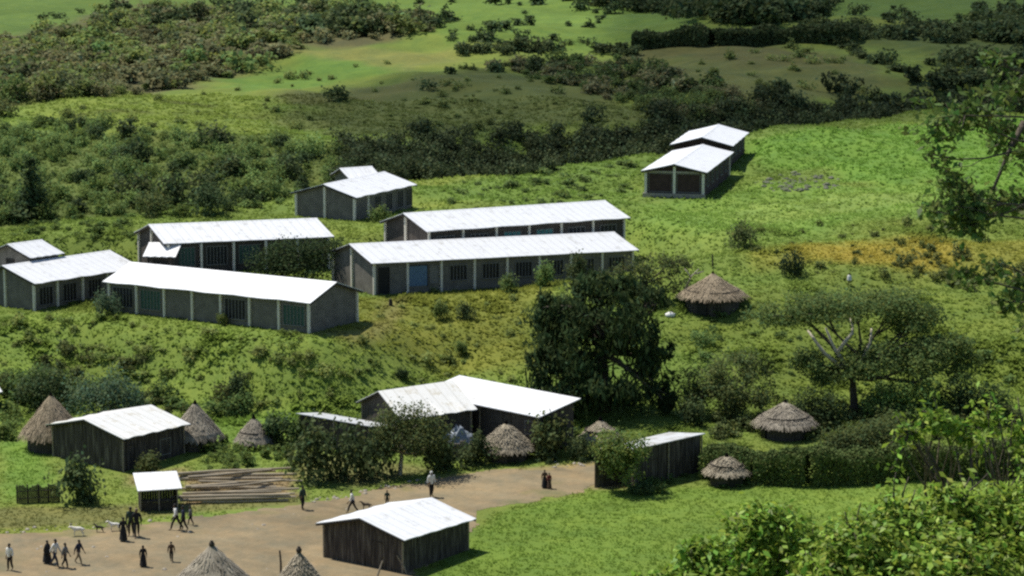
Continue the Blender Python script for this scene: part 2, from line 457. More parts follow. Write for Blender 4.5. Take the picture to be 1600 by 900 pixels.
# (outline in the photograph, colour, softness in metres, strength)
PATCHES = [
    ([(-200, -10), (1800, -10), (1800, 70), (-200, 70)], (.075, .135, .028), 8, .9),
    ([(-60, 55), (130, 25), (240, 8), (420, 10), (560, 8), (690, 25), (640, 66), (470, 72), (340, 128), (200, 152), (-60, 165)], G_SCRUB, 5, .9),
    ([(450, 0), (1000, 0), (1100, 45), (980, 70), (700, 72), (640, 40)], (.095, .165, .03), 6, .9),
    ([(40, 165), (340, 135), (420, 95), (560, 80), (700, 105), (560, 130), (430, 150), (420, 215), (200, 205), (60, 195)], G_LIME, 5, .85),
    ([(330, 125), (480, 85), (600, 95), (640, 110), (520, 130), (400, 140)], (.082, .165, .03), 5, .8),
    ([(470, 78), (720, 72), (760, 95), (640, 108), (520, 95)], (.15, .165, .05), 5, .7),
    ([(80, 164), (210, 163), (330, 165), (330, 169), (80, 170)], (.045, .055, .018), 2, .8),
    ([(100, 181), (300, 179), (410, 181), (410, 187), (100, 187)], (.05, .058, .018), 2, .8),
    ([(420, 150), (560, 132), (760, 112), (900, 130), (1050, 180), (1050, 200), (860, 200), (640, 215), (460, 205)], (.075, .10, .03), 7, .9),
    ([(430, 145), (650, 118), (700, 135), (520, 158), (430, 175)], G_BROWN, 5, .3),
    ([(1000, 76), (1150, 66), (1300, 75), (1400, 105), (1440, 140), (1350, 165), (1150, 165), (1060, 130)], (.088, .108, .034), 7, .9),
    ([(1000, 76), (1150, 66), (1290, 76), (1350, 100), (1150, 105), (1020, 90)], G_BROWN, 6, .45),
    ([(1340, 60), (1700, 50), (1700, 120), (1440, 110)], (.06, .09, .025), 7, .9),
    ([(0, 205), (300, 210), (440, 218), (600, 260), (560, 275), (450, 300), (200, 340), (-100, 350), (-100, 200)], (.065, .092, .026), 5, .8),
    ([(640, 290), (900, 258), (1010, 250), (1010, 300), (1000, 350), (980, 330), (700, 320)], (.085, .145, .028), 4, .9),
    ([(1150, 225), (1450, 195), (1700, 180), (1700, 330), (1480, 330), (1300, 260), (1190, 265)], (.088, .175, .028), 4, .95),
    ([(990, 320), (1200, 290), (1480, 285), (1480, 330), (1300, 350), (1100, 375), (1000, 372)], (.11, .19, .035), 4, .9),
    ([(1160, 318), (1300, 308), (1460, 300), (1420, 318), (1240, 345), (1150, 348)], (.15, .22, .05), 3, .6),
    ([(1150, 395), (1230, 385), (1400, 378), (1620, 385), (1620, 440), (1450, 432), (1260, 428), (1160, 425)], (.155, .165, .03), 4, .8),
    ([(1235, 394), (1330, 385), (1420, 392), (1490, 404), (1480, 432), (1380, 430), (1250, 422)], G_YELLOW, 4.5, .58),
    ([(540, 470), (850, 440), (850, 560), (760, 580), (600, 570), (520, 530)], (.125, .145, .026), 4, .8),
    ([(1050, 495), (1250, 470), (1700, 440), (1700, 640), (1300, 640), (1200, 560), (1060, 560)], (.10, .145, .026), 3, .8),
    ([(0, 490), (200, 480), (520, 530), (560, 600), (420, 650), (0, 620)], (.112, .172, .032), 3, .8),
    ([(320, 650), (470, 650), (470, 690), (330, 700)], (.095, .165, .028), 1.5, .9),
    ([(0, 690), (80, 690), (90, 760), (0, 790)], (.09, .17, .028), 1.5, .9),
    ([(900, 640), (1180, 645), (1180, 680), (900, 690)], (.10, .155, .03), 1.5, .9),
    ([(640, 905), (720, 850), (800, 800), (930, 768), (1100, 760), (1250, 752), (1700, 725), (1700, 1000), (560, 1000)], (.088, .150, .024), 1.5, .97),
    ([(930, 790), (1300, 765), (1650, 745), (1650, 790), (1200, 800), (960, 830)], (.115, .185, .03), 2.5, .7),
    ([(-60, 790), (230, 788), (300, 780), (470, 775), (470, 790), (300, 800), (150, 822), (-60, 828)], (.105, .11, .04), 1.2, .8),
    ([(280, 742), (450, 738), (470, 775), (290, 790)], G_SOIL, 1.0, .8),
    ([(-60, 845), (120, 832), (160, 850), (60, 872), (-60, 890)], (.13, .13, .045), 1.5, .6),
    ([(180, 742), (290, 728), (310, 745), (200, 765)], G_SOIL, 1.2, .6),
    ([(455, 700), (580, 715), (700, 735), (560, 760), (460, 745)], (.13, .12, .06), 1.5, .6),
    ([(480, 522), (560, 518), (590, 500), (600, 470), (640, 465), (620, 520), (560, 540)], (.15, .14, .06), 1.5, .5),
    ([(690, 742), (930, 722), (1010, 722), (1010, 760), (930, 764)], G_SOIL, 1.0, .7),
]
PATCHES = [(poly_xy(p), c, s, k) for p, c, s, k in PATCHES]

def ground_colour(P):
    P = np.asarray(P, float)
    x, y = P[:, 0], P[:, 1]
    wob = (fnoise(x, y, 9, 3) - .5)
    C = np.tile(np.array(G_MEADOW), (len(P), 1))
    big = fnoise(x, y, 30, 11)[:, None]
    C = C * (.75 + .5 * big) * np.array([1, 1, 1])
    C[:, 0] *= .85 + .3 * fnoise(x, y, 14, 21)
    for poly, c, s, k in PATCHES:
        lo = poly.min(0) - 3 * s; hi = poly.max(0) + 3 * s
        m = (x > lo[0]) & (x < hi[0]) & (y > lo[1]) & (y < hi[1])
        if not m.any(): continue
        d = sdist(P[m], poly) + wob[m] * s * 2.2
        w = k * sst(-s * .5, s * .5, d)[:, None]
        C[m] = C[m] * (1 - w) + np.array(c) * w
    # far beyond the frame: plain pasture
    n = fnoise(x, y, 2.3, 31)[:, None]; n2 = fnoise(x, y, 6.5, 41)[:, None]
    C = C * (.74 + .26 * n + .26 * n2) * 1.2
    C = C * (1 - .14 * sst(335, 365, y))[:, None]            # darkened past the last blades, in place of the shading blades give
    return C * np.array([1.03, .95, 1.0])

# ------------------------------------------------------------------ the ground: one sheet from behind the camera to the horizon
def axis(parts):
    a = []
    for lo, hi, st in parts: a += list(np.arange(lo, hi, st))
    return np.array(a + [parts[-1][1]], float)
gy = axis([(-3000, -200, 400), (-200, 0, 25), (0, 100, 2.5), (100, 150, 1.5), (150, 215, .7), (215, 330, 1.1), (330, 460, 1.8), (460, 640, 4), (640, 1200, 25), (1200, 6000, 240)])
gx = axis([(-6000, -1000, 500), (-1000, -150, 50), (-150, -70, 5), (-70, -48, 1.6), (-48, 48, 1.0), (48, 90, 1.6), (90, 160, 5), (160, 1000, 60), (1000, 6000, 500)])
X, Y = np.meshgrid(gx, gy)
Z = terrain(X, Y)
nx, ny = len(gx), len(gy)
idx = np.arange(nx * ny).reshape(ny, nx)
F = np.stack([idx[:-1, :-1], idx[:-1, 1:], idx[1:, 1:], idx[1:, :-1]], -1).reshape(-1, 4)
Vg = np.stack([X, Y, Z], -1).reshape(-1, 3)
me = np_mesh('ground', Vg, F, ground_colour(Vg[:, :2]), smooth=True)

def ground_material(name, bump=.35):
    m, nt, out = mat(name)
    b = nd(nt, 'ShaderNodeBsdfPrincipled'); b.inputs['Roughness'].default_value = .95; b.inputs['Specular IOR Level'].default_value = .1
    a = nd(nt, 'ShaderNodeAttribute'); a.attribute_name = 'tint'
    n = noise_node(nt, 2.2, 6, .75); n3 = noise_node(nt, .35, 5, .7)
    r = ramp(nt, n.outputs[0], [(.3, (.85, .87, .87)), (.5, (.99, .99, .99)), (.72, (1.15, 1.1, 1.1))])
    r3 = ramp(nt, n3.outputs[0], [(.3, (.78, .85, .9)), (.7, (1.22, 1.12, 1.0))])
    m1 = nd(nt, 'ShaderNodeMix', data_type='RGBA', blend_type='MULTIPLY'); m1.inputs[0].default_value = 1
    m2 = nd(nt, 'ShaderNodeMix', data_type='RGBA', blend_type='MULTIPLY'); m2.inputs[0].default_value = 1
    nt.links.new(a.outputs['Color'], m1.inputs[6]); nt.links.new(r.outputs[0], m1.inputs[7])
    nt.links.new(m1.outputs[2], m2.inputs[6]); nt.links.new(r3.outputs[0], m2.inputs[7])
    nt.links.new(m2.outputs[2], b.inputs['Base Color'])
    nb = noise_node(nt, 1.6, 6, .75)
    bp = nd(nt, 'ShaderNodeBump'); bp.inputs['Strength'].default_value = bump; bp.inputs['Distance'].default_value = .35
    nt.links.new(nb.outputs[0], bp.inputs['Height']); nt.links.new(bp.outputs[0], b.inputs['Normal'])
    nt.links.new(b.outputs[0], out.inputs[0])
    return m
tag(link('ground', me, ground_material('meadow_ground')), kind='structure')

# ------------------------------------------------------------------ the dirt road
ROAD = poly_xy([(-80, 846), (0, 834), (70, 829), (150, 826), (240, 818), (310, 806), (400, 796), (480, 783), (560, 768), (640, 754), (700, 742), (800, 733), (870, 729), (935, 727), (1015, 733), (1010, 748),
                (932, 764), (880, 773), (820, 785), (760, 800), (740, 830), (700, 856), (650, 900), (655, 960), (600, 1010), (-120, 1010)])
st = .22
rx = np.arange(ROAD[:, 0].min() - .5, ROAD[:, 0].max() + .5, st); ry = np.arange(ROAD[:, 1].min() - .5, ROAD[:, 1].max() + .5, st)
RX, RY = np.meshgrid(rx, ry)
PR = np.stack([RX.ravel(), RY.ravel()], 1)
dr = sdist(PR, ROAD) + (fnoise(PR[:, 0], PR[:, 1], 2.4, 5) - .5) * 2.6 + (fnoise(PR[:, 0], PR[:, 1], .6, 6) - .5) * .9
zr = terrain(PR[:, 0], PR[:, 1]) + .03 - .02 * (dr < .3)
idr = np.arange(len(PR)).reshape(RX.shape)
FR = np.stack([idr[:-1, :-1], idr[:-1, 1:], idr[1:, 1:], idr[1:, :-1]], -1).reshape(-1, 4)
FR = FR[(dr[FR] > 0).all(1)]
used = np.unique(FR); mp = -np.ones(len(PR), int); mp[used] = np.arange(len(used))
VR = np.stack([PR[:, 0], PR[:, 1], zr], 1)[used]
n1 = fnoise(VR[:, 0], VR[:, 1], 5, 8)[:, None]; n2 = fnoise(VR[:, 0], VR[:, 1], 1.1, 9)[:, None]
ang = VR[:, 0] * .5 + VR[:, 1] * .87                       # wheel and hoof tracks along the road
trk = fnoise(VR[:, 0] * .35 - VR[:, 1] * .15, ang * 2.4, 1.6, 15)[:, None]
CR = np.array([(.195, .158, .098)]) * (.50 + .55 * n1 + .28 * n2 + .28 * trk)
gr = sst(.62, .8, fnoise(VR[:, 0], VR[:, 1], 3.2, 77))[:, None] * sst(6, 1, dr[used])[:, None]
CR = CR * (1 - .55 * gr) + np.array([(.12, .13, .05)]) * .55 * gr
tag(link('road', np_mesh('road', VR, mp[FR], CR, True), ground_material('dirt_road', .3)), kind='structure')
def on_road(P):
    return sdist(np.asarray(P)[:, :2], ROAD)

# ------------------------------------------------------------------ a cloud high over the valley: its shadow lies on the far slopes
shade_px = [(410, 168), (560, 133), (700, 118), (760, 112), (880, 98), (985, 88), (985, 48), (1010, 20), (960, -6), (1750, -6), (1800, 150), (1460, 186), (1300, 200), (1190, 210),
            (1000, 222), (800, 232), (640, 232), (520, 205)]
sh = poly_xy(shade_px)
cen = sh.mean(0)
CLOUD_Z = 900.0
offs = np.array(SUN_DIR)[:2] / SUN_DIR.z * (CLOUD_Z - 12)
rim = []
for i in range(len(sh)):
    a, b = sh[i], sh[(i + 1) % len(sh)]
    for t in np.arange(0, 1, 1 / max(1, int(np.linalg.norm(b - a) / 6))):
        rim.append(a * (1 - t) + b * t)
rim = np.array(rim)
rings_ = []
prof = [(0.10, -6), (.5, -7), (.8, -6), (.95, -3), (1.0, 0), (.96, 6), (.85, 14), (.6, 24), (.3, 30), (.06, 32)]
for k, z in prof:
    q = cen + (rim - cen) * k
    lump = (fnoise(q[:, 0], q[:, 1], 40, 50 + int(z)) - .5) * (8 if z < 0 else 22) * (k < 1)
    rings_.append(np.column_stack([q + offs, CLOUD_Z + z + lump]))
cb = MB(); cb.rings([list(map(tuple, g)) for g in rings_])
m, nt, out = mat('cloud')
df = nd(nt, 'ShaderNodeBsdfDiffuse'); df.inputs[0].default_value = (.9, .9, .9, 1)
tr = nd(nt, 'ShaderNodeBsdfTransparent'); mx = nd(nt, 'ShaderNodeMixShader'); mx.inputs[0].default_value = .31
nt.links.new(tr.outputs[0], mx.inputs[1]); nt.links.new(df.outputs[0], mx.inputs[2]); nt.links.new(mx.outputs[0], out.inputs[0])
tag(cb.build('cloud', m, smooth=True), kind='structure')

# ------------------------------------------------------------------ shrubs: the ones that show largest are things, the rest is cover
def shrub_template(g, n=190, wide=1.0, leaf=.30):
    k = g.integers(3, 6)
    bl = []
    for i in range(k):
        a = g.random() * 6.28; r = .45 * g.random() ** .5 * wide
        s = .38 + .3 * g.random()
        bl.append((r * math.cos(a), r * math.sin(a), .35 + .35 * g.random(), s * wide, s * wide, s * .85))
    P, N, sh = crown_points(bl, n, .34, g, .45, max(9, n // 45))
    P[:, 2] = np.maximum(P[:, 2], .04 + .08 * g.random(n))
    V, F = leaf_quads(P, N, leaf * (.6 + .8 * g.random(n)), 1.5, g)
    hue = g.normal(size=n) * .1
    T = np.stack([sh * (1 + hue), sh, sh * (1 - hue)], 1).repeat(4, 0)
    return V, F, T
g5 = np.random.default_rng(5)
TEMPL = [shrub_template(g5, 200) for _ in range(6)] + [shrub_template(g5, 150, 1.35) for _ in range(3)]
TEMPL += [shrub_template(g5, 1100, 1.0, .15) for _ in range(5)]      # fuller ones for the bushes near the village
TEMPL += [shrub_template(g5, 480, 1.0, .19) for _ in range(5)]
TMESH = {}
def templ_mesh(i, mk):
    if (i, mk) not in TMESH:
        V, F, T = TEMPL[i]
        me = np_mesh('shrub', V, F, T); me.materials.append(M[mk]); TMESH[(i, mk)] = me
    return TMESH[(i, mk)]

def in_poly_px(poly, n, g):
    poly = np.array(poly, float); lo, hi = poly.min(0), poly.max(0); out = []
    while len(out) < n:
        p = lo + (hi - lo) * g.random((n * 2, 2))
        out += list(p[sdist(p, poly) > 0])
    return np.array(out[:n])

SHR = []      # (x, y, radius, height, template, material, region key)
def scatter(poly, n, rmin, rmax, mk, key, g, hk=(.7, 1.1), thin=None):
    for px, py in in_poly_px(poly, n, g):
        P = ground(px, py)
        if thin and fnoise(P[0], P[1], thin[0], 61)[()] < thin[1]: continue
        r = rmin + (rmax - rmin) * g.random() ** 2
        SHR.append((P[0], P[1], r, r * (hk[0] + (hk[1] - hk[0]) * g.random()), int(g.integers(0, 9)), mk, key))
g6 = np.random.default_rng(6)
BAND_A = [(-40, 70), (130, 40), (140, 22), (240, 6), (330, 8), (420, 14), (560, 8), (650, 22), (690, 40), (640, 62), (560, 60), (470, 70), (440, 92), (330, 132), (200, 150), (-40, 162)]
scatter(BAND_A, 300, 1.3, 3.0, 'scrub_dry', 'band', g6, (.6, 1.0))
scatter(BAND_A, 330, 1.0, 3.2, 'shrub', 'band', g6, (.7, 1.1))
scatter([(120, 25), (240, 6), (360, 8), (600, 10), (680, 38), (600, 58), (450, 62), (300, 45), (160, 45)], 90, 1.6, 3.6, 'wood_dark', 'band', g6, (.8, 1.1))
SLOPE = [(-40, 200), (130, 190), (300, 215), (420, 222), (520, 238), (610, 258), (570, 275), (470, 298), (440, 322), (330, 335), (200, 342), (-40, 350)]
scatter(SLOPE, 290, .5, 1.6, 'shrub', 'slope', g6, (.8, 1.3))
scatter(SLOPE, 170, .5, 1.6, 'tree_green', 'slope', g6, (.8, 1.3))
scatter(SLOPE, 42, .9, 2.4, 'wood_dark', 'slope', g6, (.8, 1.3))
for px in np.arange(560, 1860, 5.5):     # the wooded gully
    for _ in range(8):
        Yc = 299 + g6.normal() * 7.0
        x = (px + g6.normal() * 5 - 800) / FPX * 318
        y = Yc + .86 * x
        w = sst(540, 620, px)[()]
        if g6.random() > w * .95 + .05: continue
        r = (1.1 + 1.4 * g6.random()) * (.78 + .22 * sst(800, 1100, px)[()])
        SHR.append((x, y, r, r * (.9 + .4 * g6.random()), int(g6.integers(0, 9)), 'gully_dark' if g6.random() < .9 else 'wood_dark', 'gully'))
SADDLE = [(760, 108), (820, 95), (1000, 98), (1090, 122), (1180, 165), (1210, 190), (1100, 195), (960, 158), (850, 128)]
scatter(SADDLE, 130, .9, 2.1, 'scrub_dry', 'saddle', g6, (.6, 1.0))
scatter(SADDLE, 110, .9, 2.1, 'shrub', 'saddle', g6, (.7, 1.1))
scatter(SADDLE, 34, 1.0, 2.2, 'wood_dark', 'saddle', g6, (.7, 1.1))
scatter([(720, 78), (840, 72), (1000, 78), (1000, 88), (850, 84), (720, 86)], 50, .9, 2.0, 'wood_dark', 'saddle', g6)
WOOD = [(820, -8), (900, 6), (1010, 22), (1090, 34), (1200, 40), (1290, 30), (1310, -8)]
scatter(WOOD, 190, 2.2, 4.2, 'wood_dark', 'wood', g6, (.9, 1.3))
scatter([(1240, 38), (1340, 45), (1600, 52), (1600, 66), (1340, 68), (1240, 62)], 90, 1.3, 2.6, 'wood_dark', 'right', g6)
scatter([(1530, 18), (1640, 25), (1640, 75), (1520, 62)], 60, 2.0, 3.6, 'wood_dark', 'right', g6)
scatter([(1430, 95), (1640, 90), (1640, 150), (1470, 140)], 60, 1.3, 2.8, 'wood_dark', 'right', g6)
scatter([(1300, 62), (1420, 105), (1440, 130), (1400, 112), (1340, 90)], 18, 1.0, 2.0, 'wood_dark', 'right', g6)
scatter([(1310, 10), (1600, 8), (1600, 50), (1320, 40)], 22, 1.2, 2.6, 'wood_dark', 'right', g6)
scatter([(0, 30), (130, 15), (600, -5), (1000, 5), (940, 70), (700, 75), (680, 15), (350, 2), (100, 40)], 40, .8, 2.0, 'wood_dark', 'field', g6)
scatter([(330, 140), (700, 80), (1050, 180), (1040, 205), (640, 215), (430, 212), (100, 190), (60, 165)], 70, .4, 1.3, 'shrub', 'field', g6)
scatter([(450, 160), (800, 140), (1040, 190), (700, 215), (480, 215)], 50, .4, 1.0, 'shrub', 'field', g6, (.5, .8))
scatter([(1040, 90), (1250, 75), (1400, 110), (1420, 150), (1100, 150)], 26, .6, 1.6, 'shrub', 'field', g6)
for px, py, r, mk in [(525, 155, 2.2, 'wood_dark'), (704, 112, 1.4, 'wood_dark'), (8, 178, 2.4, 'tree_olive'), (670, 137, 1.8, 'wood_dark'), (775, 110, 2.0, 'wood_dark'),
                      (88, 26, 1.7, 'wood_dark'), (66, 26, 1.3, 'wood_dark'), (700, 28, 2.4, 'wood_dark'), (675, 38, 2.0, 'wood_dark'), (770, 44, 2.2, 'wood_dark'), (755, 62, 2.1, 'wood_dark'),
                      (780, 4, 3.0, 'wood_dark'), (840, 4, 3.2, 'wood_dark'), (905, 11, 2.6, 'wood_dark'), (955, 18, 2.6, 'wood_dark'), (1375, 95, 2.4, 'wood_dark'), (1235, 72, 1.5, 'shrub')]:
    P = ground(px, py + 3)
    SHR.append((P[0], P[1], r, r * .85, int(g6.integers(0, 9)), mk, 'field'))
# the same cover goes on beyond the frame
scatter([(-420, 60), (-40, 60), (-40, 165), (-420, 165)], 130, 1.4, 3.0, 'scrub_dry', 'band', g6, (.6, 1.0))
scatter([(-420, 60), (-40, 60), (-40, 165), (-420, 165)], 130, 1.4, 3.0, 'shrub', 'band', g6, (.6, 1.0))
scatter([(-420, 200), (-40, 200), (-40, 345), (-420, 345)], 180, .8, 2.0, 'shrub', 'slope', g6, (.8, 1.3))
scatter([(1640, 20), (1980, 20), (1980, 150), (1640, 150)], 120, 1.6, 3.4, 'wood_dark', 'right', g6)
scatter([(1620, 440), (1900, 440), (1900, 700), (1620, 700)], 50, .5, 1.6, 'shrub', 'lower', g6)
scatter([(-300, 380), (-30, 380), (-30, 760), (-300, 760)], 70, .5, 1.6, 'shrub', 'mid', g6)
# near the school and down to the village
scatter([(640, 290), (1000, 255), (1000, 310), (900, 320), (700, 318)], 60, .35, .95, 'shrub', 'grass', g6, (.6, 1.0))
scatter([(0, 350), (200, 345), (220, 372), (100, 378), (0, 372)], 40, .4, 1.0, 'tree_green', 'grass', g6, (.5, .9))
scatter([(1150, 345), (1480, 350), (1620, 370), (1620, 440), (1160, 430)], 60, .25, .8, 'shrub', 'yellow', g6, (.8, 1.4))
scatter([(1330, 395), (1480, 392), (1600, 420), (1600, 470), (1480, 450)], 45, .3, .9, 'tree_olive', 'yellow', g6, (.8, 1.3))
MID = [(0, 490), (210, 495), (480, 525), (620, 540), (820, 580), (800, 600), (640, 600), (560, 615), (440, 650), (330, 640), (200, 640), (110, 600), (0, 610)]
scatter(MID, 80, .3, .9, 'shrub', 'mid', g6, (.7, 1.2))
scatter(MID, 60, .3, .9, 'tree_green', 'mid', g6, (.6, 1.0))
scatter([(60, 540), (210, 560), (400, 580), (450, 650), (110, 640), (0, 610)], 30, .5, 1.2, 'tree_olive', 'mid', g6, (.8, 1.3))
scatter([(560, 470), (820, 440), (830, 560), (640, 560)], 40, .2, .55, 'shrub', 'mid', g6, (.6, 1.2))
scatter([(1050, 500), (1200, 480), (1560, 560), (1600, 640), (1300, 660), (1100, 560)], 60, .3, 1.0, 'shrub', 'lower', g6, (.7, 1.2))
scatter([(1100, 640), (1180, 655), (1420, 640), (1600, 640), (1600, 690), (1420, 690), (1110, 688)], 70, .7, 1.5, 'tree_olive', 'lower', g6, (.8, 1.2))
scatter([(0, 590), (90, 590), (200, 600), (330, 640), (420, 650), (330, 650), (210, 640), (60, 640), (0, 625)], 40, .6, 1.4, 'shrub', 'village', g6, (.9, 1.4))
scatter([(310, 690), (470, 690), (470, 740), (320, 738)], 50, .35, .9, 'tree_green', 'village', g6, (.8, 1.3))
scatter([(0, 640), (40, 640), (30, 690), (0, 690)], 14, .5, 1.1, 'tree_green', 'village', g6, (.8, 1.3))
scatter([(640, 690), (900, 680), (930, 720), (700, 738)], 30, .35, 1.0, 'wood_dark', 'village', g6, (.8, 1.2))
scatter([(940, 745), (1090, 735), (1170, 745), (1180, 762), (1000, 775)], 26, .3, .7, 'shrub', 'village', g6, (.8, 1.2))
# single shrubs one can point to
ONE = [(1235, 430, 1.2, 1.9, 'gully_dark', 'dark round bush standing alone at the left edge of the yellow weeds'),
       (690, 498, .85, 1.45, 'shrub', 'rounded green bush in the open pasture, left one of a close pair'),
       (731, 498, .95, 1.35, 'wood_dark', 'dark spiky bush in the pasture, right one of a close pair'),
       (720, 553, .75, 1.1, 'shrub', 'thin ragged bush in open pasture left of the big dark tree'),
       (1155, 388, 1.6, 1.9, 'tree_olive', 'grey olive bush in the grass below the twin sheds'),
       (1100, 540, 1.1, 1.1, 'shrub', 'pale green bush below the lone thatched hut on the slope'),
       (625, 592, .7, .9, 'wood_dark', 'small dark bush just above the metal roofs of the village'),
       (124, 783, 1.9, 3.2, 'wood_dark', 'dense dark bush at the end of the woven fence'),
       (228, 742, 1.3, 1.5, 'tree_olive', 'rounded olive bush between the plank house and the tin roofed stall'),
       (505, 752, 2.3, 3.4, 'wood_dark', 'broad dark bush at the roadside, left of the tree with a pale trunk'),
       (570, 746, 2.3, 3.3, 'wood_dark', 'tall dark bush against the left side of the tree with a pale trunk'),
       (690, 736, 2.0, 2.6, 'wood_dark', 'dark bush just right of the pale tree trunk by the road'),
       (738, 728, 1.6, 2.3, 'wood_dark', 'dark bush beside the small thatched hut with a pale ragged roof'),
       (866, 714, 2.0, 2.9, 'tree_olive', 'olive bush in front of the right end of the big metal roof'),
       (905, 716, 1.0, 1.5, 'wood_dark', 'dark low bush between the metal roofed house and the dark plank shed'),
       (1000, 772, .9, .8, 'wood_dark', 'low dark bush at the foot of the plank shed'),
       (432, 692, 1.7, 2.3, 'wood_dark', 'dark green bush left of the long low shed'),
       (476, 694, 1.4, 1.8, 'shrub', 'green bush hiding the left end of the long low shed'),
       (1080, 665, 1.2, 1.9, 'wood_dark', 'dark upright bush behind the dark plank shed'),
       (320, 335, 1.9, 2.3, 'wood_dark', 'dark bush above the middle school block on the shrubby slope'),
       (240, 338, 1.7, 2.2, 'tree_olive', 'olive bush behind the left end of the middle school block'),
       (640, 452, .8, .9, 'wood_dark', 'dark weeds below the blue door of the long school block'),
       (792, 456, 1.0, 1.6, 'shrub', 'green bush at the foot of the long front school block wall'),
       (850, 448, 1.3, 2.0, 'shrub', 'leafy bush against the right half of the long front school block'),
       (908, 440, 1.3, 2.0, 'wood_dark', 'dark bush against the right end wall of the long front school block'),
       (170, 492, 1.2, 1.8, 'tree_blue', 'blue green bush at the corner between the two lower left school blocks'),
       (350, 508, .7, 1.0, 'shrub', 'small bush at the foot of the lower left school block'),
       (465, 508, .75, 1.0, 'tree_blue', 'small blue green bush by the right window of the lower left school block'),
       (375, 618, 1.1, 1.7, 'wood_dark', 'dark upright bush alone on the slope above the village'),
       (590, 345, 1.2, 1.2, 'tree_green', 'bright bush between the small school block and the long rear block')]

REGION = {
 'band': ('shrub in the thicket on the upper left hillside', 'thicket shrubs on the upper left hillside'),
 'slope': ('green shrub on the thickly overgrown slope behind the school', 'shrubs on the slope behind the school'),
 'gully': ('dark bush in the wooded gully between school field and far hills', 'bushes along the dark gully'),
 'saddle': ('grey green shrub in the dip between the two far grassy hills', 'shrubs between the two far hills'),
 'wood': ('dark tree like bush in the far wood along the top edge', 'bushes of the far wood'),
 'right': ('dark bush on the far shaded hillside at the right', 'bushes on the far right hillside'),
 'field': ('small bush dotted on the open far fields', 'bushes dotted over the far fields'),
 'grass': ('low shrub in the grass around the upper school blocks', 'low shrubs around the upper school blocks'),
 'yellow': ('small bush among the yellow flowering weeds', 'bushes among the yellow weeds'),
 'mid': ('low bush on the green slope between school and village', 'bushes on the slope between school and village'),
 'lower': ('bush in the undergrowth around the flat topped tree', 'bushes around the flat topped tree'),
 'village': ('leafy bush growing among the village huts', 'bushes among the village huts'),
}
ent = []
for s in SHR:
    z = tz(s[0], s[1])
    q = ppm((s[0], s[1], z)) * s[2]
    xc = 800 + q / s[2] * s[0]
    ent.append((q if -20 < xc < 1620 else 0, z, s))
ent.sort(key=lambda e: -e[0])
N_THINGS = 300 - len(ONE)
stuff = {}
for i, (q, z, s) in enumerate(ent):
    x, y, r, h, ti, mk, key = s
    if y < 350 and r > 1.0: ti = 14 + ti % 5
    rot = (i * 2.399) % 6.283
    if i < N_THINGS:
        o = bpy.data.objects.new('shrub', templ_mesh(ti, mk)); COL.objects.link(o)
        o.location = (x, y, z - .05); o.scale = (r, r, h); o.rotation_euler = (0, 0, rot)
        lab, grp = REGION[key]
        tag(o, lab, 'shrub', grp)
    else:
        V, F, T = TEMPL[ti]
        c, s_ = math.cos(rot), math.sin(rot)
        W = np.column_stack([(V[:, 0] * c - V[:, 1] * s_) * r + x, (V[:, 0] * s_ + V[:, 1] * c) * r + y, V[:, 2] * h + z - .05])
        stuff.setdefault((key, mk), []).append((W, F, T * (.75 + .5 * ((i * .618) % 1))))
for (key, mk), L in stuff.items():
    n = 0; Vs = []; Fs = []; Ts = []
    for W, F, T in L:
        Vs.append(W); Fs.append(F + n); Ts.append(T); n += len(W)
    o = link('shrubbery', np_mesh('shrubbery', np.concatenate(Vs), np.concatenate(Fs), np.concatenate(Ts)), M[mk])
    tag(o, kind='stuff')
for i, (px, py, r, h, mk, lab) in enumerate(ONE):
    P = ground(px, py)
    o = bpy.data.objects.new('bush', templ_mesh(9 + i % 5, mk)); COL.objects.link(o)
    o.location = (P[0], P[1], P[2] - .05); o.scale = (r, r, h); o.rotation_euler = (0, 0, i * 1.7)
    tag(o, lab, 'bush')

# ------------------------------------------------------------------ grass and weeds
def blades(name, P, size, tall, mk, nb=3, g=rng, lift=1.0):
    n = len(P)
    col = ground_colour(P[:, :2])
    base = P.repeat(nb, 0); m = n * nb
    a = g.random(m) * 6.283
    h = (tall * (.5 + .9 * g.random(n))).repeat(nb) * (.6 + .6 * g.random(m))
    off = g.normal(size=(m, 2)) * size * .5
    base = base + np.column_stack([off, np.zeros(m)])
    w = size * (.25 + .3 * g.random(m))
    d = np.column_stack([np.cos(a), np.sin(a)]) * w[:, None]
    lean = h * (.7 + 1.1 * g.random(m))                  # blades arch over, so their faces look up
    tip = np.column_stack([-np.sin(a) * lean, np.cos(a) * lean, h * .85])
    V = np.stack([np.column_stack([base[:, :2] - d, base[:, 2] - .03]), np.column_stack([base[:, :2] + d, base[:, 2] - .03]), base + tip], 1).reshape(-1, 3)
    F = np.arange(3 * m).reshape(m, 3)
    var = (.84 + .36 * g.random(n)).repeat(nb)
    T = (col.repeat(nb, 0) * var[:, None] * lift).repeat(3, 0)
    o = link(name, np_mesh(name, V, F, T), mk)
    return tag(o, kind='stuff')
m, nt, out = mat('grass_blade')
a = nd(nt, 'ShaderNodeAttribute'); a.attribute_name = 'tint'
b = nd(nt, 'ShaderNodeBsdfDiffuse'); t = nd(nt, 'ShaderNodeBsdfTranslucent'); ms = nd(nt, 'ShaderNodeMixShader'); ms.inputs[0].default_value = .55
nt.links.new(a.outputs['Color'], b.inputs[0]); nt.links.new(a.outputs['Color'], t.inputs[0])
nt.links.new(b.outputs[0], ms.inputs[1]); nt.links.new(t.outputs[0], ms.inputs[2]); nt.links.new(ms.outputs[0], out.inputs[0])
M['grass'] = m
g8 = np.random.default_rng(8)
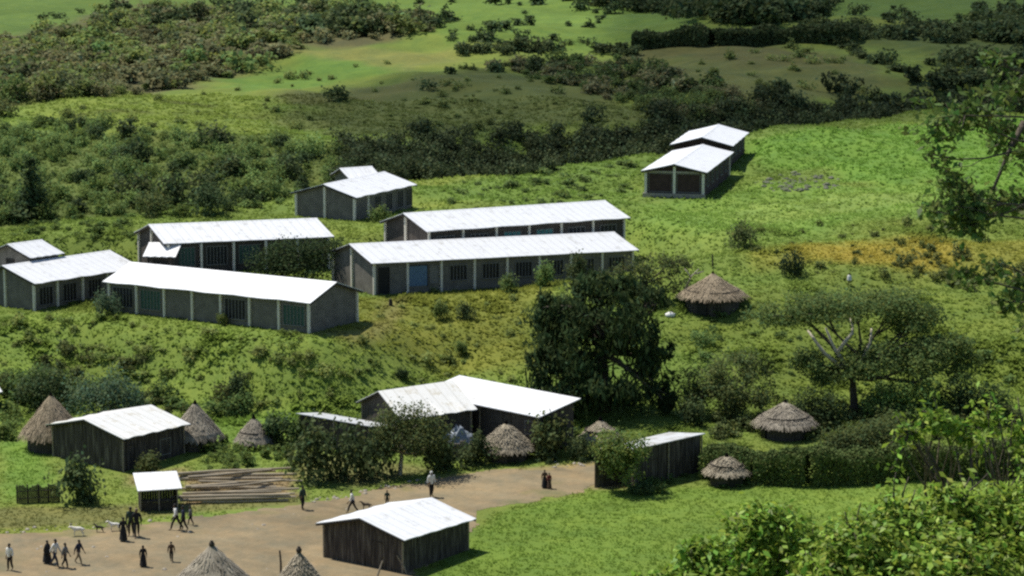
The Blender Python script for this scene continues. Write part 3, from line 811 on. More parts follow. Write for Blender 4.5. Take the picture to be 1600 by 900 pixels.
def spread(x0, x1, y0, y1, dens, g, margin=.3):
    n = int((x1 - x0) * (y1 - y0) * dens)
    P = np.column_stack([x0 + (x1 - x0) * g.random(n), y0 + (y1 - y0) * g.random(n)])
    P = P[np.abs(P[:, 0]) < P[:, 1] * .26 + 6]
    keep = on_road(P) < .2 - margin + (fnoise(P[:, 0], P[:, 1], 1.2, 5) - .5) * 2
    P = P[keep]
    return np.column_stack([P, terrain(P[:, 0], P[:, 1])])
P = spread(-46, 46, 96, 148, 2.5, g8)
blades('grass', P, .3, .25, M['grass'], 3, g8, 1.35)
P = spread(-58, 58, 148, 200, 9, g8)
blades('grass', P, .2, .12, M['grass'], 3, g8, 1.35)
P = spread(-72, 72, 198, 250, 6, g8)
blades('grass', P, .28, .2, M['grass'], 3, g8, 1.35)
P = spread(-96, 96, 250, 345, 2.2, g8)
blades('grass', P, .40, .26, M['grass'], 3, g8, 1.35)
# taller weeds in drifts on the slope below the school
P = spread(-64, 64, 186, 240, 5, g8)
P = P[fnoise(P[:, 0], P[:, 1], 4.5, 71) > .64]
blades('weeds', P, .34, .42, M['grass'], 5, g8, 1.3)

# ------------------------------------------------------------------ buildings
class Frame:
    """local axes of a building: u along the ridge, v away from the viewer, k up; floors follow the ground a little (t)"""
    def __init__(s, p):
        X, Y, th, L, W, h, r, t = p
        s.L, s.W, s.h, s.r = L, W, h, r
        s.A = np.array([X, Y, float(terrain0(X, Y))]); th = R(th)
        s.th = th; s.t = t
    def local(s, u, v, z):
        return (u, v, z + s.t * u)

def wall_box(mb, f, u0, u1, v0, v1, z0, z1):
    """box in building coordinates"""
    c = [f.local(u0, v0, z0), f.local(u1, v0, z0), f.local(u1, v1, z0), f.local(u0, v1, z0),
         f.local(u0, v0, z1), f.local(u1, v0, z1), f.local(u1, v1, z1), f.local(u0, v1, z1)]
    mb.add(c, [(3, 2, 1, 0), (4, 5, 6, 7), (0, 1, 5, 4), (1, 2, 6, 5), (2, 3, 7, 6), (3, 0, 4, 7)])
def gable_wall(mb, f, u0, u1, deep):
    W, h, r = f.W, f.h, f.r
    prof = [(0, deep), (W, deep), (W, h), (W / 2, h + r - .03), (0, h)]
    a = [f.local(u0, v, z) for v, z in prof]; b = [f.local(u1, v, z) for v, z in prof]
    n = 5
    mb.add(a + b, [tuple(range(n))[::-1], tuple(range(n, 2 * n))] + [(i, (i + 1) % n, n + (i + 1) % n, n + i) for i in range(n)])
def roof_slab(mb, f, side, o, oe, th=.05, u0=None, u1=None, vtop=None, wave=0):
    """one pitch of a gable roof as a thin sheet; side 0 = the near pitch, 1 = the far one"""
    s = f.r / (f.W / 2)
    ua = -o if u0 is None else u0; ub = f.L + o if u1 is None else u1
    vr = f.W / 2; ve = -oe if side == 0 else f.W + oe
    zr = f.h + f.r + .02; ze = f.h - oe * s + .02
    n = 14
    top = []; bot = []
    for i in range(n + 1):
        u = ua + (ub - ua) * i / n
        sag = .025 * math.sin(i * 1.9 + f.A[0]) + .015 * math.sin(i * 4.3)
        for v, z in ((vr, zr), ((vr + ve) / 2, (zr + ze) / 2 - .015), (ve, ze + sag)):
            top.append(f.local(u, v, z + th)); bot.append(f.local(u, v, z))
    fs = []; N = len(top)
    for i in range(n):
        for j in range(2):
            a = i * 3 + j
            q = (a, a + 1, a + 4, a + 3)
            fs.append(q); fs.append(tuple(N + k for k in q[::-1]))
        fs.append((i * 3, i * 3 + 3, N + i * 3 + 3, N + i * 3)); fs.append((i * 3 + 2, N + i * 3 + 2, N + i * 3 + 5, i * 3 + 5))
    for i in (0, n):
        for j in range(2):
            a = i * 3 + j; fs.append((a, N + a, N + a + 1, a + 1))
    mb.add(top + bot, fs)

def opening(root, f, side, c, w, z0, z1, kind, pane, bars=0):
    """window or door set in a frame: side 'f' near wall, 'l' gable at u=0, 'r' gable at u=L"""
    def P(a, d, z):   # a along the wall, d outwards
        if side == 'f': return f.local(a, -d, z)
        if side == 'l': return f.local(-d, a, z)
        return f.local(f.L + d, a, z)
    def bx(mb, a0, a1, d0, d1, za, zb):
        q = [P(a0, d0, za), P(a1, d0, za), P(a1, d1, za), P(a0, d1, za), P(a0, d0, zb), P(a1, d0, zb), P(a1, d1, zb), P(a0, d1, zb)]
        mb.add(q, [(3, 2, 1, 0), (4, 5, 6, 7), (0, 1, 5, 4), (1, 2, 6, 5), (2, 3, 7, 6), (3, 0, 4, 7)])
    fr = MB(); t = .07; a0, a1 = c - w / 2, c + w / 2
    bx(fr, a0 - t, a0, -.05, .06, z0 - t, z1 + t); bx(fr, a1, a1 + t, -.05, .06, z0 - t, z1 + t)
    bx(fr, a0, a1, -.05, .06, z1, z1 + t)
    if kind == 'window': bx(fr, a0, a1, -.05, .09, z0 - t, z0)
    for i in range(bars):
        x = a0 + w * (i + 1) / (bars + 1)
        bx(fr, x - .03, x + .03, .0, .045, z0, z1)
    o = fr.build('window' if kind == 'window' else 'door', M['timber'] if kind == 'door' else M['shutter_grey'], root)
    pn = MB(); bx(pn, a0, a1, -.02, .012, z0, z1)
    pn.build('pane' if kind == 'window' else 'door_leaf', M[pane], o)
    return o

def post(root, f, u, v, z0, z1, w=.2, name='pillar', mk='pillar'):
    mb = MB(); wall_box(mb, f, u - w / 2, u + w / 2, v - w / 2, v + w / 2, z0, z1)
    return mb.build(name, M[mk], root)

def barge(f, root, o, oe, dep):
    """a dark board along each sloping roof edge"""
    s = f.r / (f.W / 2)
    for u in (-o + .03, f.L + o - .08):
        for ve in (-oe + .02, f.W + oe - .02):
            ze = f.h - oe * s; zr = f.h + f.r; vm = f.W / 2 + (.002 if ve > f.W / 2 else -.002); q = []
            for uu in (u, u + .05):
                q += [f.local(uu, ve, ze - dep), f.local(uu, vm, zr - dep - .01), f.local(uu, vm, zr + .01), f.local(uu, ve, ze + .01)]
            bb = MB(); bb.add(q, [(0, 1, 2, 3), (7, 6, 5, 4), (0, 4, 5, 1), (1, 5, 6, 2), (2, 6, 7, 3), (3, 7, 4, 0)])
            bb.build('barge_board', M['timber'], root)

def shed(p, name, label, cat, group=None, wall='mud', roof='roof', o=.35, oe=.45, deep=-1.6):
    f = Frame(p)
    root = empty(name, f.A, f.th, label, cat, group)
    T = .18
    w = MB()
    wall_box(w, f, 0, f.L, 0, T, deep, f.h); wall_box(w, f, 0, f.L, f.W - T, f.W, deep, f.h)
    gable_wall(w, f, .004, T, deep); gable_wall(w, f, f.L - T, f.L - .004, deep)
    w.build('wall', M[wall], root)
    rf = MB(); roof_slab(rf, f, 0, o, oe); roof_slab(rf, f, 1, o, oe)
    rr = rf.build('roof', M[roof], root)
    cap = MB()
    ua, ub, z = -o - .02, f.L + o + .02, f.h + f.r + .075
    s = f.r / (f.W / 2); d = .22
    c = [f.local(ua, f.W / 2 - d, z - d * s), f.local(ub, f.W / 2 - d, z - d * s), f.local(ub, f.W / 2, z + .02), f.local(ua, f.W / 2, z + .02), f.local(ua, f.W / 2 + d, z - d * s), f.local(ub, f.W / 2 + d, z - d * s)]
    cap.add(c, [(0, 1, 2, 3), (3, 2, 5, 4)]); cap.build('ridge_cap', M[roof], rr)
    barge(f, root, o, oe, .16)
    return root, f

def pole_wall(mb, f, u0, u1, v0, v1, z0, ztop, g, w=.17):
    """a wall of upright split poles of uneven width and height between two plan points; ztop is a function of 0..1"""
    L = math.hypot(u1 - u0, v1 - v0); n = max(2, int(L / w)); d = np.array([(u1 - u0) / L, (v1 - v0) / L]); nn = np.array([-d[1], d[0]])
    for i in range(n):
        a = L * i / n; b = L * (i + 1) / n - .012
        th = .05 + .03 * g.random(); jo = (g.random() - .5) * .03
        zt = ztop((i + .5) / n) - .06 * g.random()
        q0 = np.array([u0, v0]) + d * a + nn * (jo - th / 2); q1 = np.array([u0, v0]) + d * b + nn * (jo - th / 2)
        q2 = q1 + nn * th; q3 = q0 + nn * th
        mb.add([f.local(*q0, z0), f.local(*q1, z0), f.local(*q2, z0), f.local(*q3, z0), f.local(*q0, zt), f.local(*q1, zt), f.local(*q2, zt), f.local(*q3, zt)],
               [(3, 2, 1, 0), (4, 5, 6, 7), (0, 1, 5, 4), (1, 2, 6, 5), (2, 3, 7, 6), (3, 0, 4, 7)])

def plank_house(p, name, label, cat, roof='roof_old', o=.35, oe=.45, seed=1, wall='plank', deep=-.5, group=None):
    f = Frame(p); g = np.random.default_rng(seed)
    root = empty(name, f.A, f.th, label, cat, group)
    L, W, h, r = f.L, f.W, f.h, f.r
    w = MB()
    gab = lambda t: h + r * (1 - abs(2 * t - 1)) - .04
    pole_wall(w, f, 0, L, 0, 0, deep, lambda t: h, g); pole_wall(w, f, 0, L, W, W, deep, lambda t: h, g)
    pole_wall(w, f, 0, 0, 0.05, W - .05, deep, gab, g); pole_wall(w, f, L, L, .05, W - .05, deep, gab, g)
    wall_box(w, f, .06, L - .06, .05, .09, deep, h - .1); wall_box(w, f, .06, .10, .1, W - .1, deep, h - .1)
    wall_box(w, f, L - .1, L - .06, .1, W - .1, deep, h - .1); wall_box(w, f, .06, L - .06, W - .09, W - .05, deep, h - .1)
    w.build('wall', M[wall], root)
    rf = MB(); roof_slab(rf, f, 0, o, oe); roof_slab(rf, f, 1, o, oe)
    rf.build('roof', M[roof], root)
    barge(f, root, o, oe, .12)
    for u, v in ((-.03, -.03), (L + .03, -.03), (-.03, W + .03), (L + .03, W + .03)):
        mb = MB(); hh = h - .05
        mb.tube([f.local(u, v, deep), f.local(u, v, hh)], .075, 7); mb.build('corner_post', M['bark_grey'], root)
    return root, f

def tz_at(f, u, v):
    """height of the ground under a point of a building, in building coordinates"""
    c, s = math.cos(f.th), math.sin(f.th)
    return tz(f.A[0] + u * c - v * s, f.A[1] + u * s + v * c) - f.A[2] - f.t * u

GR = 'school blocks with bright metal roofs'
# long front block
r1, f = shed((-12.10, 219.65, 32.6, 27.7, 7.18, 2.88, 1.09, -.0394), 'school_block', 'long front school block with a blue door, behind leafy bushes', 'school building', GR)
us = [0.1] + [3.45 * i for i in range(1, 8)] + [27.6]
for u in us: post(r1, f, u, -.06, -1.4, f.h - .03)
for v in (3.6, 7.1): post(r1, f, -.06, v, -1.4, f.h + (.95 if v < 5 else -.05))
opening(r1, f, 'f', 4.55, 1.9, .55, 2.35, 'door', 'shutter_blue')
opening(r1, f, 'f', 6.2, .8, .75, 2.2, 'window', 'shutter_grey')
opening(r1, f, 'f', 1.1, 1.0, .0, 2.3, 'door', 'opening')
for u in (8.7, 12.1, 15.6, 19.0, 22.4, 25.8): opening(r1, f, 'f', u, 1.7, .9, 2.2, 'window', 'opening', 4)
# long rear block
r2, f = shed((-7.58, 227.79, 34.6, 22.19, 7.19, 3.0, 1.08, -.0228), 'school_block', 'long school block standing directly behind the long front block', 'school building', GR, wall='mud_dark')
for i in range(7): post(r2, f, .1 + i * 3.66, -.06, -1.4, f.h - .03)
for v in (3.6, 7.1): post(r2, f, -.06, v, -1.4, f.h + (.95 if v < 5 else -.05))
for i in range(6): opening(r2, f, 'f', 1.9 + i * 3.66, 1.8, .9, 2.3, 'window', 'shutter_teal' if i in (2, 3) else 'opening', 3)
# small upper block and the wing behind it
r3, f = shed((-15.17, 244.91, 59.4, 10.14, 6.9, 2.35, .93, .0113), 'school_block', 'small upper school block with three pale posts on its gable wall', 'school building', GR)
for v in (.0, 3.45, 6.85): post(r3, f, -.06, v, -1.2, f.h + (.8 if 1 < v < 5 else -.05), .22)
post(r3, f, 2.2, -.06, -1.2, f.h - .05)
for u in (4.0, 6.0, 8.0, 9.6): opening(r3, f, 'f', u, 1.0, .3, 1.9, 'window', 'opening', 2)
r3b, f = shed((-16.4, 258.2, 30, 3.0, 3.6, 2.15, .7, 0), 'annex', 'little metal roofed annex peeping out behind the small upper school block', 'outbuilding')
opening(r3b, f, 'f', 1.5, .8, .1, 1.9, 'door', 'opening')
# middle left block with the open front
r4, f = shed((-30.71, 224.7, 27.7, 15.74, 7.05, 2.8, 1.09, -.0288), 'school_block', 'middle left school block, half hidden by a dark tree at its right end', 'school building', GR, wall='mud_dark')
for i in range(6): post(r4, f, .1 + i * 3.1, -.30, -1.4, f.h - .2, .2)
post(r4, f, -.06, 6.95, -1.4, f.h - .05)
post(r4, f, -.06, 3.5, -1.4, f.h + .9)
for i in range(5): opening(r4, f, 'f', 1.7 + i * 3.1, 1.9, .6, 2.2, 'window', 'opening' if i % 2 else 'shutter_green', 5)
# lean-to with its own small roof
r5, f = shed((-32.23, 223.56, -6.5, 2.37, 3.89, 2.29, .74, 0), 'lean_to', 'tiny shed with a square metal roof in front of the middle left school block', 'shed', wall='mud_dark', o=.3, oe=.4)
opening(r5, f, 'f', 1.2, 1.2, .1, 1.8, 'door', 'opening')
# lower left blocks
r6, f = shed((-41.06, 217.11, 53.3, 12.27, 7.28, 2.48, 1.07, -.0168), 'school_block', 'school block cut by the left edge of the picture', 'school building', GR)
for v in (0, 3.6, 7.2): post(r6, f, -.06, v, -1.3, f.h + (.95 if 1 < v < 5 else -.05), .2)
for u in (2.6, 5.6, 8.6, 11.6): post(r6, f, u, -.06, -1.3, f.h - .05)
for u in (1.3, 4.1, 7.1): opening(r6, f, 'f', u, 1.5, .4, 1.9, 'window', 'opening', 3)
r7, f = shed((-34.43, 215.71, -32.4, 21.39, 6.47, 2.63, 1.06, .0078), 'school_block', 'lower left school block turned the other way, its blank gable facing right', 'school building', GR)
for i in range(8): post(r7, f, .1 + i * 3.03, -.06, -1.4, f.h - .05)
post(r7, f, f.L + .06, f.W - .06, -1.4, f.h - .05)
for i, k in ((0, 'opening'), (1, 'shutter_green'), (4, 'opening'), (6, 'shutter_green')): opening(r7, f, 'f', 1.6 + i * 3.03, 2.1, .5, 2.1, 'window', k, 5)
r8, f = shed((-42.32, 222.0, 54.6, 3.49, 4.79, 2.41, .83, -.0225), 'storeroom', 'little metal roofed storeroom behind the block at the left edge', 'shed', wall='mud')
opening(r8, f, 'l', 2.4, .9, .1, 1.9, 'door', 'opening')
# the twin sheds on the hill
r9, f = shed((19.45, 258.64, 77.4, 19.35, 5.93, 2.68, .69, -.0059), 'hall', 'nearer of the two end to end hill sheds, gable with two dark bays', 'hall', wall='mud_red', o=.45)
for v in (0, 2.95, 5.9): post(r9, f, -.08, v, -1.0, f.h + (.5 if 1 < v < 5 else -.1), .26)
post(r9, f, f.L - .2, -.06, -1.4, f.h - .05)
w = MB(); wall_box(w, f, -.34, -.005, -.25, f.W + .25, -1.2, .38); w.build('plinth', M['plinth'], r9)
w = MB(); wall_box(w, f, -.14, -.01, .1, f.W - .1, f.h - .22, f.h - .02); w.build('tie_beam', M['plinth'], r9)
for c in (1.5, 4.4): opening(r9, f, 'l', c, 2.3, .55, 2.35, 'window', 'mud_red')
for u in (3, 6.4, 9.8, 13.2, 16.6): opening(r9, f, 'f', u, 1.6, .9, 2.1, 'window', 'opening', 3)
r10, f = shed((23.9, 279.8, 77.7, 13.2, 6.13, 2.4, .77, .0034), 'hall', 'farther of the two end to end hill sheds, half hidden behind the nearer', 'hall', wall='mud_red', o=.4)
for u in (2.2, 5.4, 8.6, 11.6): opening(r10, f, 'f', u, 1.4, .8, 2.0, 'window', 'opening', 3)

# village houses
v1, f = plank_house((-6.8, 154.14, 54.3, 6.76, 6.29, 2.3, .77, -.0265), 'plank_house', 'dark plank house with a bright metal roof beside the road, nearest to the camera', 'house', 'roof', seed=3)
opening(v1, f, 'l', 2.0, .8, -.1, 1.7, 'door', 'opening')
v2, f = plank_house((-28.09, 180.42, 53.3, 6.25, 7.22, 2.58, .83, -.0135), 'plank_house', 'dark plank house under a spotted pale metal roof beside a big thatched hut', 'house', 'roof_old', seed=4)
opening(v2, f, 'f', .75, .85, -.05, 1.85, 'door', 'opening'); opening(v2, f, 'f', 4.3, 1.0, .6, 1.7, 'window', 'opening')
v4, f = plank_house((-8.11, 185.99, 29.4, 5.72, 6.79, 2.6, 1.35, .0294), 'plank_house', 'mud house with a steep yellowed metal roof behind the tree with a pale trunk', 'house', 'roof_old', seed=5, wall='mud_dark')
opening(v4, f, 'f', 3.6, .9, -.05, 1.85, 'door', 'opening')
def lean_shed(pa, pb, wid, hfront, hback, name, label, roof, wall='plank', seed=1, p=None, cat='shed', o=.25):
    """shed with one pitch that falls away from the viewer; pa, pb are the ground pixels of its near wall"""
    g = np.random.default_rng(seed)
    if p is None:
        A = ground(*pa); B = ground(*pb)
        d = B - A; L = math.hypot(d[0], d[1]); th = math.degrees(math.atan2(d[1], d[0]))
        p = (A[0], A[1], th, L, wid, hfront, hback - hfront, (B[2] - A[2]) / L)
    f = Frame(p); L = f.L
    root = empty(name, f.A, f.th, label, cat)
    w = MB(); hh = lambda t: hfront + (hback - hfront) * t - .03
    pole_wall(w, f, 0, L, 0, 0, -.5, lambda t: hfront - .02, g); pole_wall(w, f, 0, L, wid, wid, -.5, lambda t: hback - .02, g)
    pole_wall(w, f, 0, 0, .05, wid - .05, -.5, hh, g); pole_wall(w, f, L, L, .05, wid - .05, -.5, hh, g)
    wall_box(w, f, .06, L - .06, .06, .1, -.5, hfront - .1)
    w.build('wall', M[wall], root)
    rf = MB()
    s = (hback - hfront) / wid
    q = []
    for z in (0, .06):
        q += [f.local(-o, -o, hfront - o * s + z), f.local(L + o, -o, hfront - o * s + z), f.local(L + o, wid + o, hback + o * s + z), f.local(-o, wid + o, hback + o * s + z)]
    rf.add(q, [(3, 2, 1, 0), (4, 5, 6, 7), (0, 1, 5, 4), (1, 2, 6, 5), (2, 3, 7, 6), (3, 0, 4, 7)])
    rf.build('roof', M[roof], root)
    for u in (0, L / 2, L):
        mb = MB(); mb.tube([f.local(u, -.12, -.5), f.local(u, -.12, hfront - .05)], .06, 6); mb.build('post', M['bark_grey'], root)
    return root, f
s1, f = lean_shed((470, 692), (578, 712), 2.6, 2.2, 1.78, 'lean_shed', 'long low shed with a thin pale roof edge behind dark bushes', 'roof_dull', seed=7)
s2, f = lean_shed((990, 762), (1094, 737), 3.2, 2.75, 2.28, 'lean_shed', 'dark plank shed with a thin pale roof edge at the end of the road', 'roof_dull', seed=8)
opening(s2, f, 'f', 1.9, .9, -.05, 1.7, 'door', 'opening')

v5, f = lean_shed(None, None, 3.4, 2.22, 2.9, 'plank_house', 'long house with a smooth bluish white roof below the big dark tree', 'roof', 'mud_dark', 6, (-6.72, 194.71, -48.5, 13.2, 3.4, 2.22, .68, .0246), 'house', .4)
opening(v5, f, 'f', 9.6, .9, -.05, 1.8, 'door', 'opening'); opening(v5, f, 'f', 12.1, .8, .7, 1.6, 'window', 'opening')

# market stall at the roadside
A = ground(220, 800)
f = Frame((A[0], A[1], 12, 2.5, 1.9, 1.55, .6, 0))
st_ = empty('market_stall', f.A, f.th, 'small roadside stall with a square bright metal roof on thin poles', 'stall')
rf = MB(); q = []
for z in (0, .05):
    q += [f.local(-.2, -.3, 1.5 + z), f.local(2.8, -.3, 1.55 + z), f.local(2.65, 2.1, 2.2 + z), f.local(-.35, 2.1, 2.2 + z)]
rf.add(q, [(3, 2, 1, 0), (4, 5, 6, 7), (0, 1, 5, 4), (1, 2, 6, 5), (2, 3, 7, 6), (3, 0, 4, 7)]); rf.build('roof', M['roof'], st_)
for u, v, z in ((0, 0, 1.53), (2.5, 0, 1.56), (0, 1.9, 2.12), (2.5, 1.9, 2.12), (1.25, 0, 1.54)):
    mb = MB(); mb.tube([f.local(u, v, -.3), f.local(u, v, z)], .05, 6); mb.build('post', M['bark_grey'], st_)
w = MB(); g = np.random.default_rng(31)
pole_wall(w, f, 0, 2.5, 1.85, 1.85, -.3, lambda t: 2.05, g); pole_wall(w, f, 0, 0, .1, 1.8, -.3, lambda t: 1.2, g); pole_wall(w, f, 2.5, 2.5, .1, 1.8, -.3, lambda t: 1.2, g)
w.build('wall', M['plank'], st_)
w = MB(); wall_box(w, f, .1, 2.4, .1, .7, .62, .70); w.build('counter', M['plank'], st_)
w = MB(); pole_wall(w, f, .05, 2.45, .08, .08, -.3, lambda t: .6, g); w.build('front_panel', M['timber'], st_)

# white roofed corner at the left edge of the frame
A = ground(-10, 660)
v6, f = plank_house((A[0] - 3.0, A[1] + 1.0, 30, 3.2, 4.0, 2.0, .7, 0), 'plank_house', 'little house showing only a white roof corner at the left edge', 'house', 'roof', seed=9)

# ------------------------------------------------------------------ thatched huts
def hut(apex, base, rad_px, wall_h, label, mk='thatch_brown', seed=1, flat=0.0, cap='pot', name='thatched_hut', ragged=1.0, wallmk='mud_dark'):
    P = ground(*base); k = ppm(P); rad = rad_px / k
    g = np.random.default_rng(seed)
    top = at(apex[0], apex[1], P[1] + rad * .55)[2] - P[2]       # the hut stands behind the near foot of its wall
    cx = (base[0] - 800) / FPX * ((P[1] + rad * .55) * CP + 43 * SP)
    root = empty(name, (cx, P[1] + rad * .55, tz(cx, P[1] + rad * .55)), g.random() * 6, label, 'hut', None)
    base_z = tz(cx, P[1] + rad * .55)
    top = at(apex[0], apex[1], P[1] + rad * .55)[2] - base_z
    eave = wall_h
    rw = rad * .78
    w = MB(); n = 44
    for i in range(n):
        a = 6.283 * i / n
        if i in (0, 1, 2): continue
        c = np.array([math.cos(a), math.sin(a)]); t = np.array([-c[1], c[0]])
        hw = rw * 3.1416 / n * (.8 + .25 * g.random()); th = .05
        p = c * (rw + .03 * g.random())
        z1 = eave + .45
        q = [(*(p - t * hw), -.7), (*(p + t * hw), -.7), (*(p + t * hw + c * th), -.7), (*(p - t * hw + c * th), -.7)]
        q += [(a_, b_, z1) for a_, b_, _ in q]
        w.add(q, [(3, 2, 1, 0), (4, 5, 6, 7), (0, 1, 5, 4), (1, 2, 6, 5), (2, 3, 7, 6), (3, 0, 4, 7)])
    ring = lambda r, z, m=44: [(r * math.cos(6.283 * i / m), r * math.sin(6.283 * i / m), z) for i in range(m)]
    w.rings([ring(rw - .05, -.7), ring(rw - .05, eave + .4)])
    w.build('wall', M[wallmk], root)
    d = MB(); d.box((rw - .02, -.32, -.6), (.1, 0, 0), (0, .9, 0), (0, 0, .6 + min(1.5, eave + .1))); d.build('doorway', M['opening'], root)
    # thatch: a slightly concave cone with ragged rings, and loose straw lying down the slope
    nseg = 60; V = []; T = []; rows = 16
    for j in range(rows + 1):
        t = j / rows
        prof = t ** (1.0 - .25 * flat) if flat else t ** .96
        r = rad * (.045 + .955 * t)
        z = top - (top - eave) * prof
        for i in range(nseg):
            a = 6.283 * i / nseg
            rr = r * (1 + .03 * ragged * (g.random() - .5)) * (1 + .05 * ragged * (fnoise(np.array(i * 1.0), np.array(j * 1.0), 5, seed)[()] - .5))
            zz = z + (.05 * ragged * (g.random() - .5)) - (.10 * ragged * g.random() if j == rows else 0) + (.04 if j % 4 == 3 else 0)
            V.append((rr * math.cos(a), rr * math.sin(a), zz)); T.append(.75 + .5 * g.random() - .12 * (j % 4 == 0))
    Fq = []
    for j in range(rows):
        for i in range(nseg): Fq.append((j * nseg + i, (j + 1) * nseg + i, (j + 1) * nseg + (i + 1) % nseg, j * nseg + (i + 1) % nseg))
    V = np.array(V); T = np.repeat(np.array(T)[:, None], 3, 1); Fq = np.array(Fq)
    m = 2600
    a = g.random(m) * 6.283; t = .06 + .97 * g.random(m) ** .6
    L = .25 + .35 * g.random(m)
    def onroof(a, t, lift):
        r = rad * (.045 + .955 * t); z = top - (top - eave) * t ** (.96 - .25 * flat * 1.0) + lift
        return np.column_stack([r * np.cos(a), r * np.sin(a), z])
    ws = .010 + .014 * g.random(m)
    p0 = onroof(a - ws / (rad * t + .1), t, .03); p1 = onroof(a + ws / (rad * t + .1), t, .03)
    sl = math.hypot(rad, top - eave)
    t2 = t + L / sl
    lift = .05 + .10 * g.random(m) * ragged - .12 * (t2 > 1)
    a2 = a + (g.random(m) - .5) * .10 * ragged
    p2 = onroof(a2 + ws / (rad * t + .1), t2, lift); p3 = onroof(a2 - ws / (rad * t + .1), t2, lift)
    VS = np.stack([p0, p1, p2, p3], 1).reshape(-1, 3); FS = np.arange(4 * m).reshape(m, 4) + len(V)
    TS = np.repeat((.65 + .6 * g.random(m))[:, None], 3, 1).repeat(4, 0)
    rf = link('roof', np_mesh('roof', np.concatenate([V, VS]), np.concatenate([Fq, FS]), np.concatenate([T, TS])), M[mk], root)
    c = MB(); rr_ = lambda r, z: ring(r, top + z, 10)
    if cap == 'pot': c.rings([rr_(.10, -.12), rr_(.16, .02), rr_(.18, .12), rr_(.13, .22), rr_(.07, .26), rr_(.10, .32)])
    else: c.rings([rr_(.16, -.12), rr_(.13, .05), rr_(.07, .15), rr_(.03, .22)])
    c.build('cap', M['timber'] if cap == 'pot' else M[mk], rf)
    return root
hut((93, 617), (82, 706), 48, 1.25, 'large brown thatched hut beside the plank house with the spotted roof', 'thatch_brown', 11, cap='tuft')
hut((293, 629), (306, 704), 40, 1.1, 'grey thatched hut half hidden behind the plank house with the spotted roof', 'thatch_grey', 12, cap='tuft')
hut((397, 652), (397, 700), 27, .7, 'small grey thatched hut alone on the grass right of the plank house', 'thatch_grey', 13, cap='tuft')
hut((790, 661), (791, 722), 40, 1.0, 'low pale thatched hut among bushes below the long bluish roof', 'thatch_pale', 14, ragged=2.0, cap='tuft')
hut((1106, 427), (1112, 490), 52, 1.1, 'lone thatched hut on the slope with a dark tree on its left', 'thatch_brown', 15, flat=.5, cap='tuft')
hut((1218, 628), (1226, 687), 46, 1.2, 'grey thatched hut left of the trunk of the flat topped tree', 'thatch_grey', 16, cap='tuft')
hut((1138, 712), (1135, 760), 31, 1.05, 'small thatched hut in front of the long dense hedge', 'thatch_pale', 17, ragged=1.8, cap='tuft')
hut((936, 655), (938, 700), 30, .8, 'little hut showing a faded flat thatch behind the bushes by the dark shed', 'thatch_pale', 20, flat=.6, cap='tuft')
hut((333, 853), (333, 990), 90, 1.6, 'thatched hut with a dark pot on its tip, cut by the bottom edge', 'thatch_grey', 18, cap='pot')
hut((468, 862), (468, 948), 40, 1.1, 'narrow ragged thatched hut touching the plank house nearest to the camera', 'thatch_pale', 19, ragged=2.2, cap='pot')

# ------------------------------------------------------------------ fences, hedges, poles
def fence(pa, pb, h, label, name='plank_fence', mk='plank', seed=1, w=.14, posts=4, weave=False):
    A = ground(*pa); B = ground(*pb); d = B - A; L = math.hypot(d[0], d[1]); g = np.random.default_rng(seed)
    f = Frame((A[0], A[1], math.degrees(math.atan2(d[1], d[0])), L, 1, h, 0, d[2] / L))
    root = empty(name, f.A, f.th, label, 'fence')
    mb = MB(); pole_wall(mb, f, 0, L, 0, 0, -.4, lambda t: h + .12 * math.sin(t * 17) + .1 * g.random(), g, w); mb.build('panel', M[mk], root)
    rl = MB()
    for z in (.3 * h, .75 * h): rl.tube([f.local(0, -.07, z), f.local(L * .5, -.075, z + .03), f.local(L, -.07, z)], .035, 6)
    rl.build('rail', M['bark'], root)
    for i in range(posts):
        u = L * i / (posts - 1); q = MB(); q.tube([f.local(u, .07, -.4), f.local(u, .07, h + .15)], .06, 6); q.build('post', M['bark'], root)
    return root
fence((27, 787), (93, 784), 1.15, 'low dark woven fence on the bank left of the dense dark bush', 'woven_fence', 'timber', 41, .09, 5)
fence((931, 762), (992, 752), 2.3, 'tall dark plank fence joined to the plank shed at the road end', 'plank_fence', 'plank', 42, .16, 5)
fence((700, 716), (752, 712), 1.1, 'broken pale stick fence right of the pale tree trunk', 'stick_fence', 'bark_grey', 43, .22, 3)

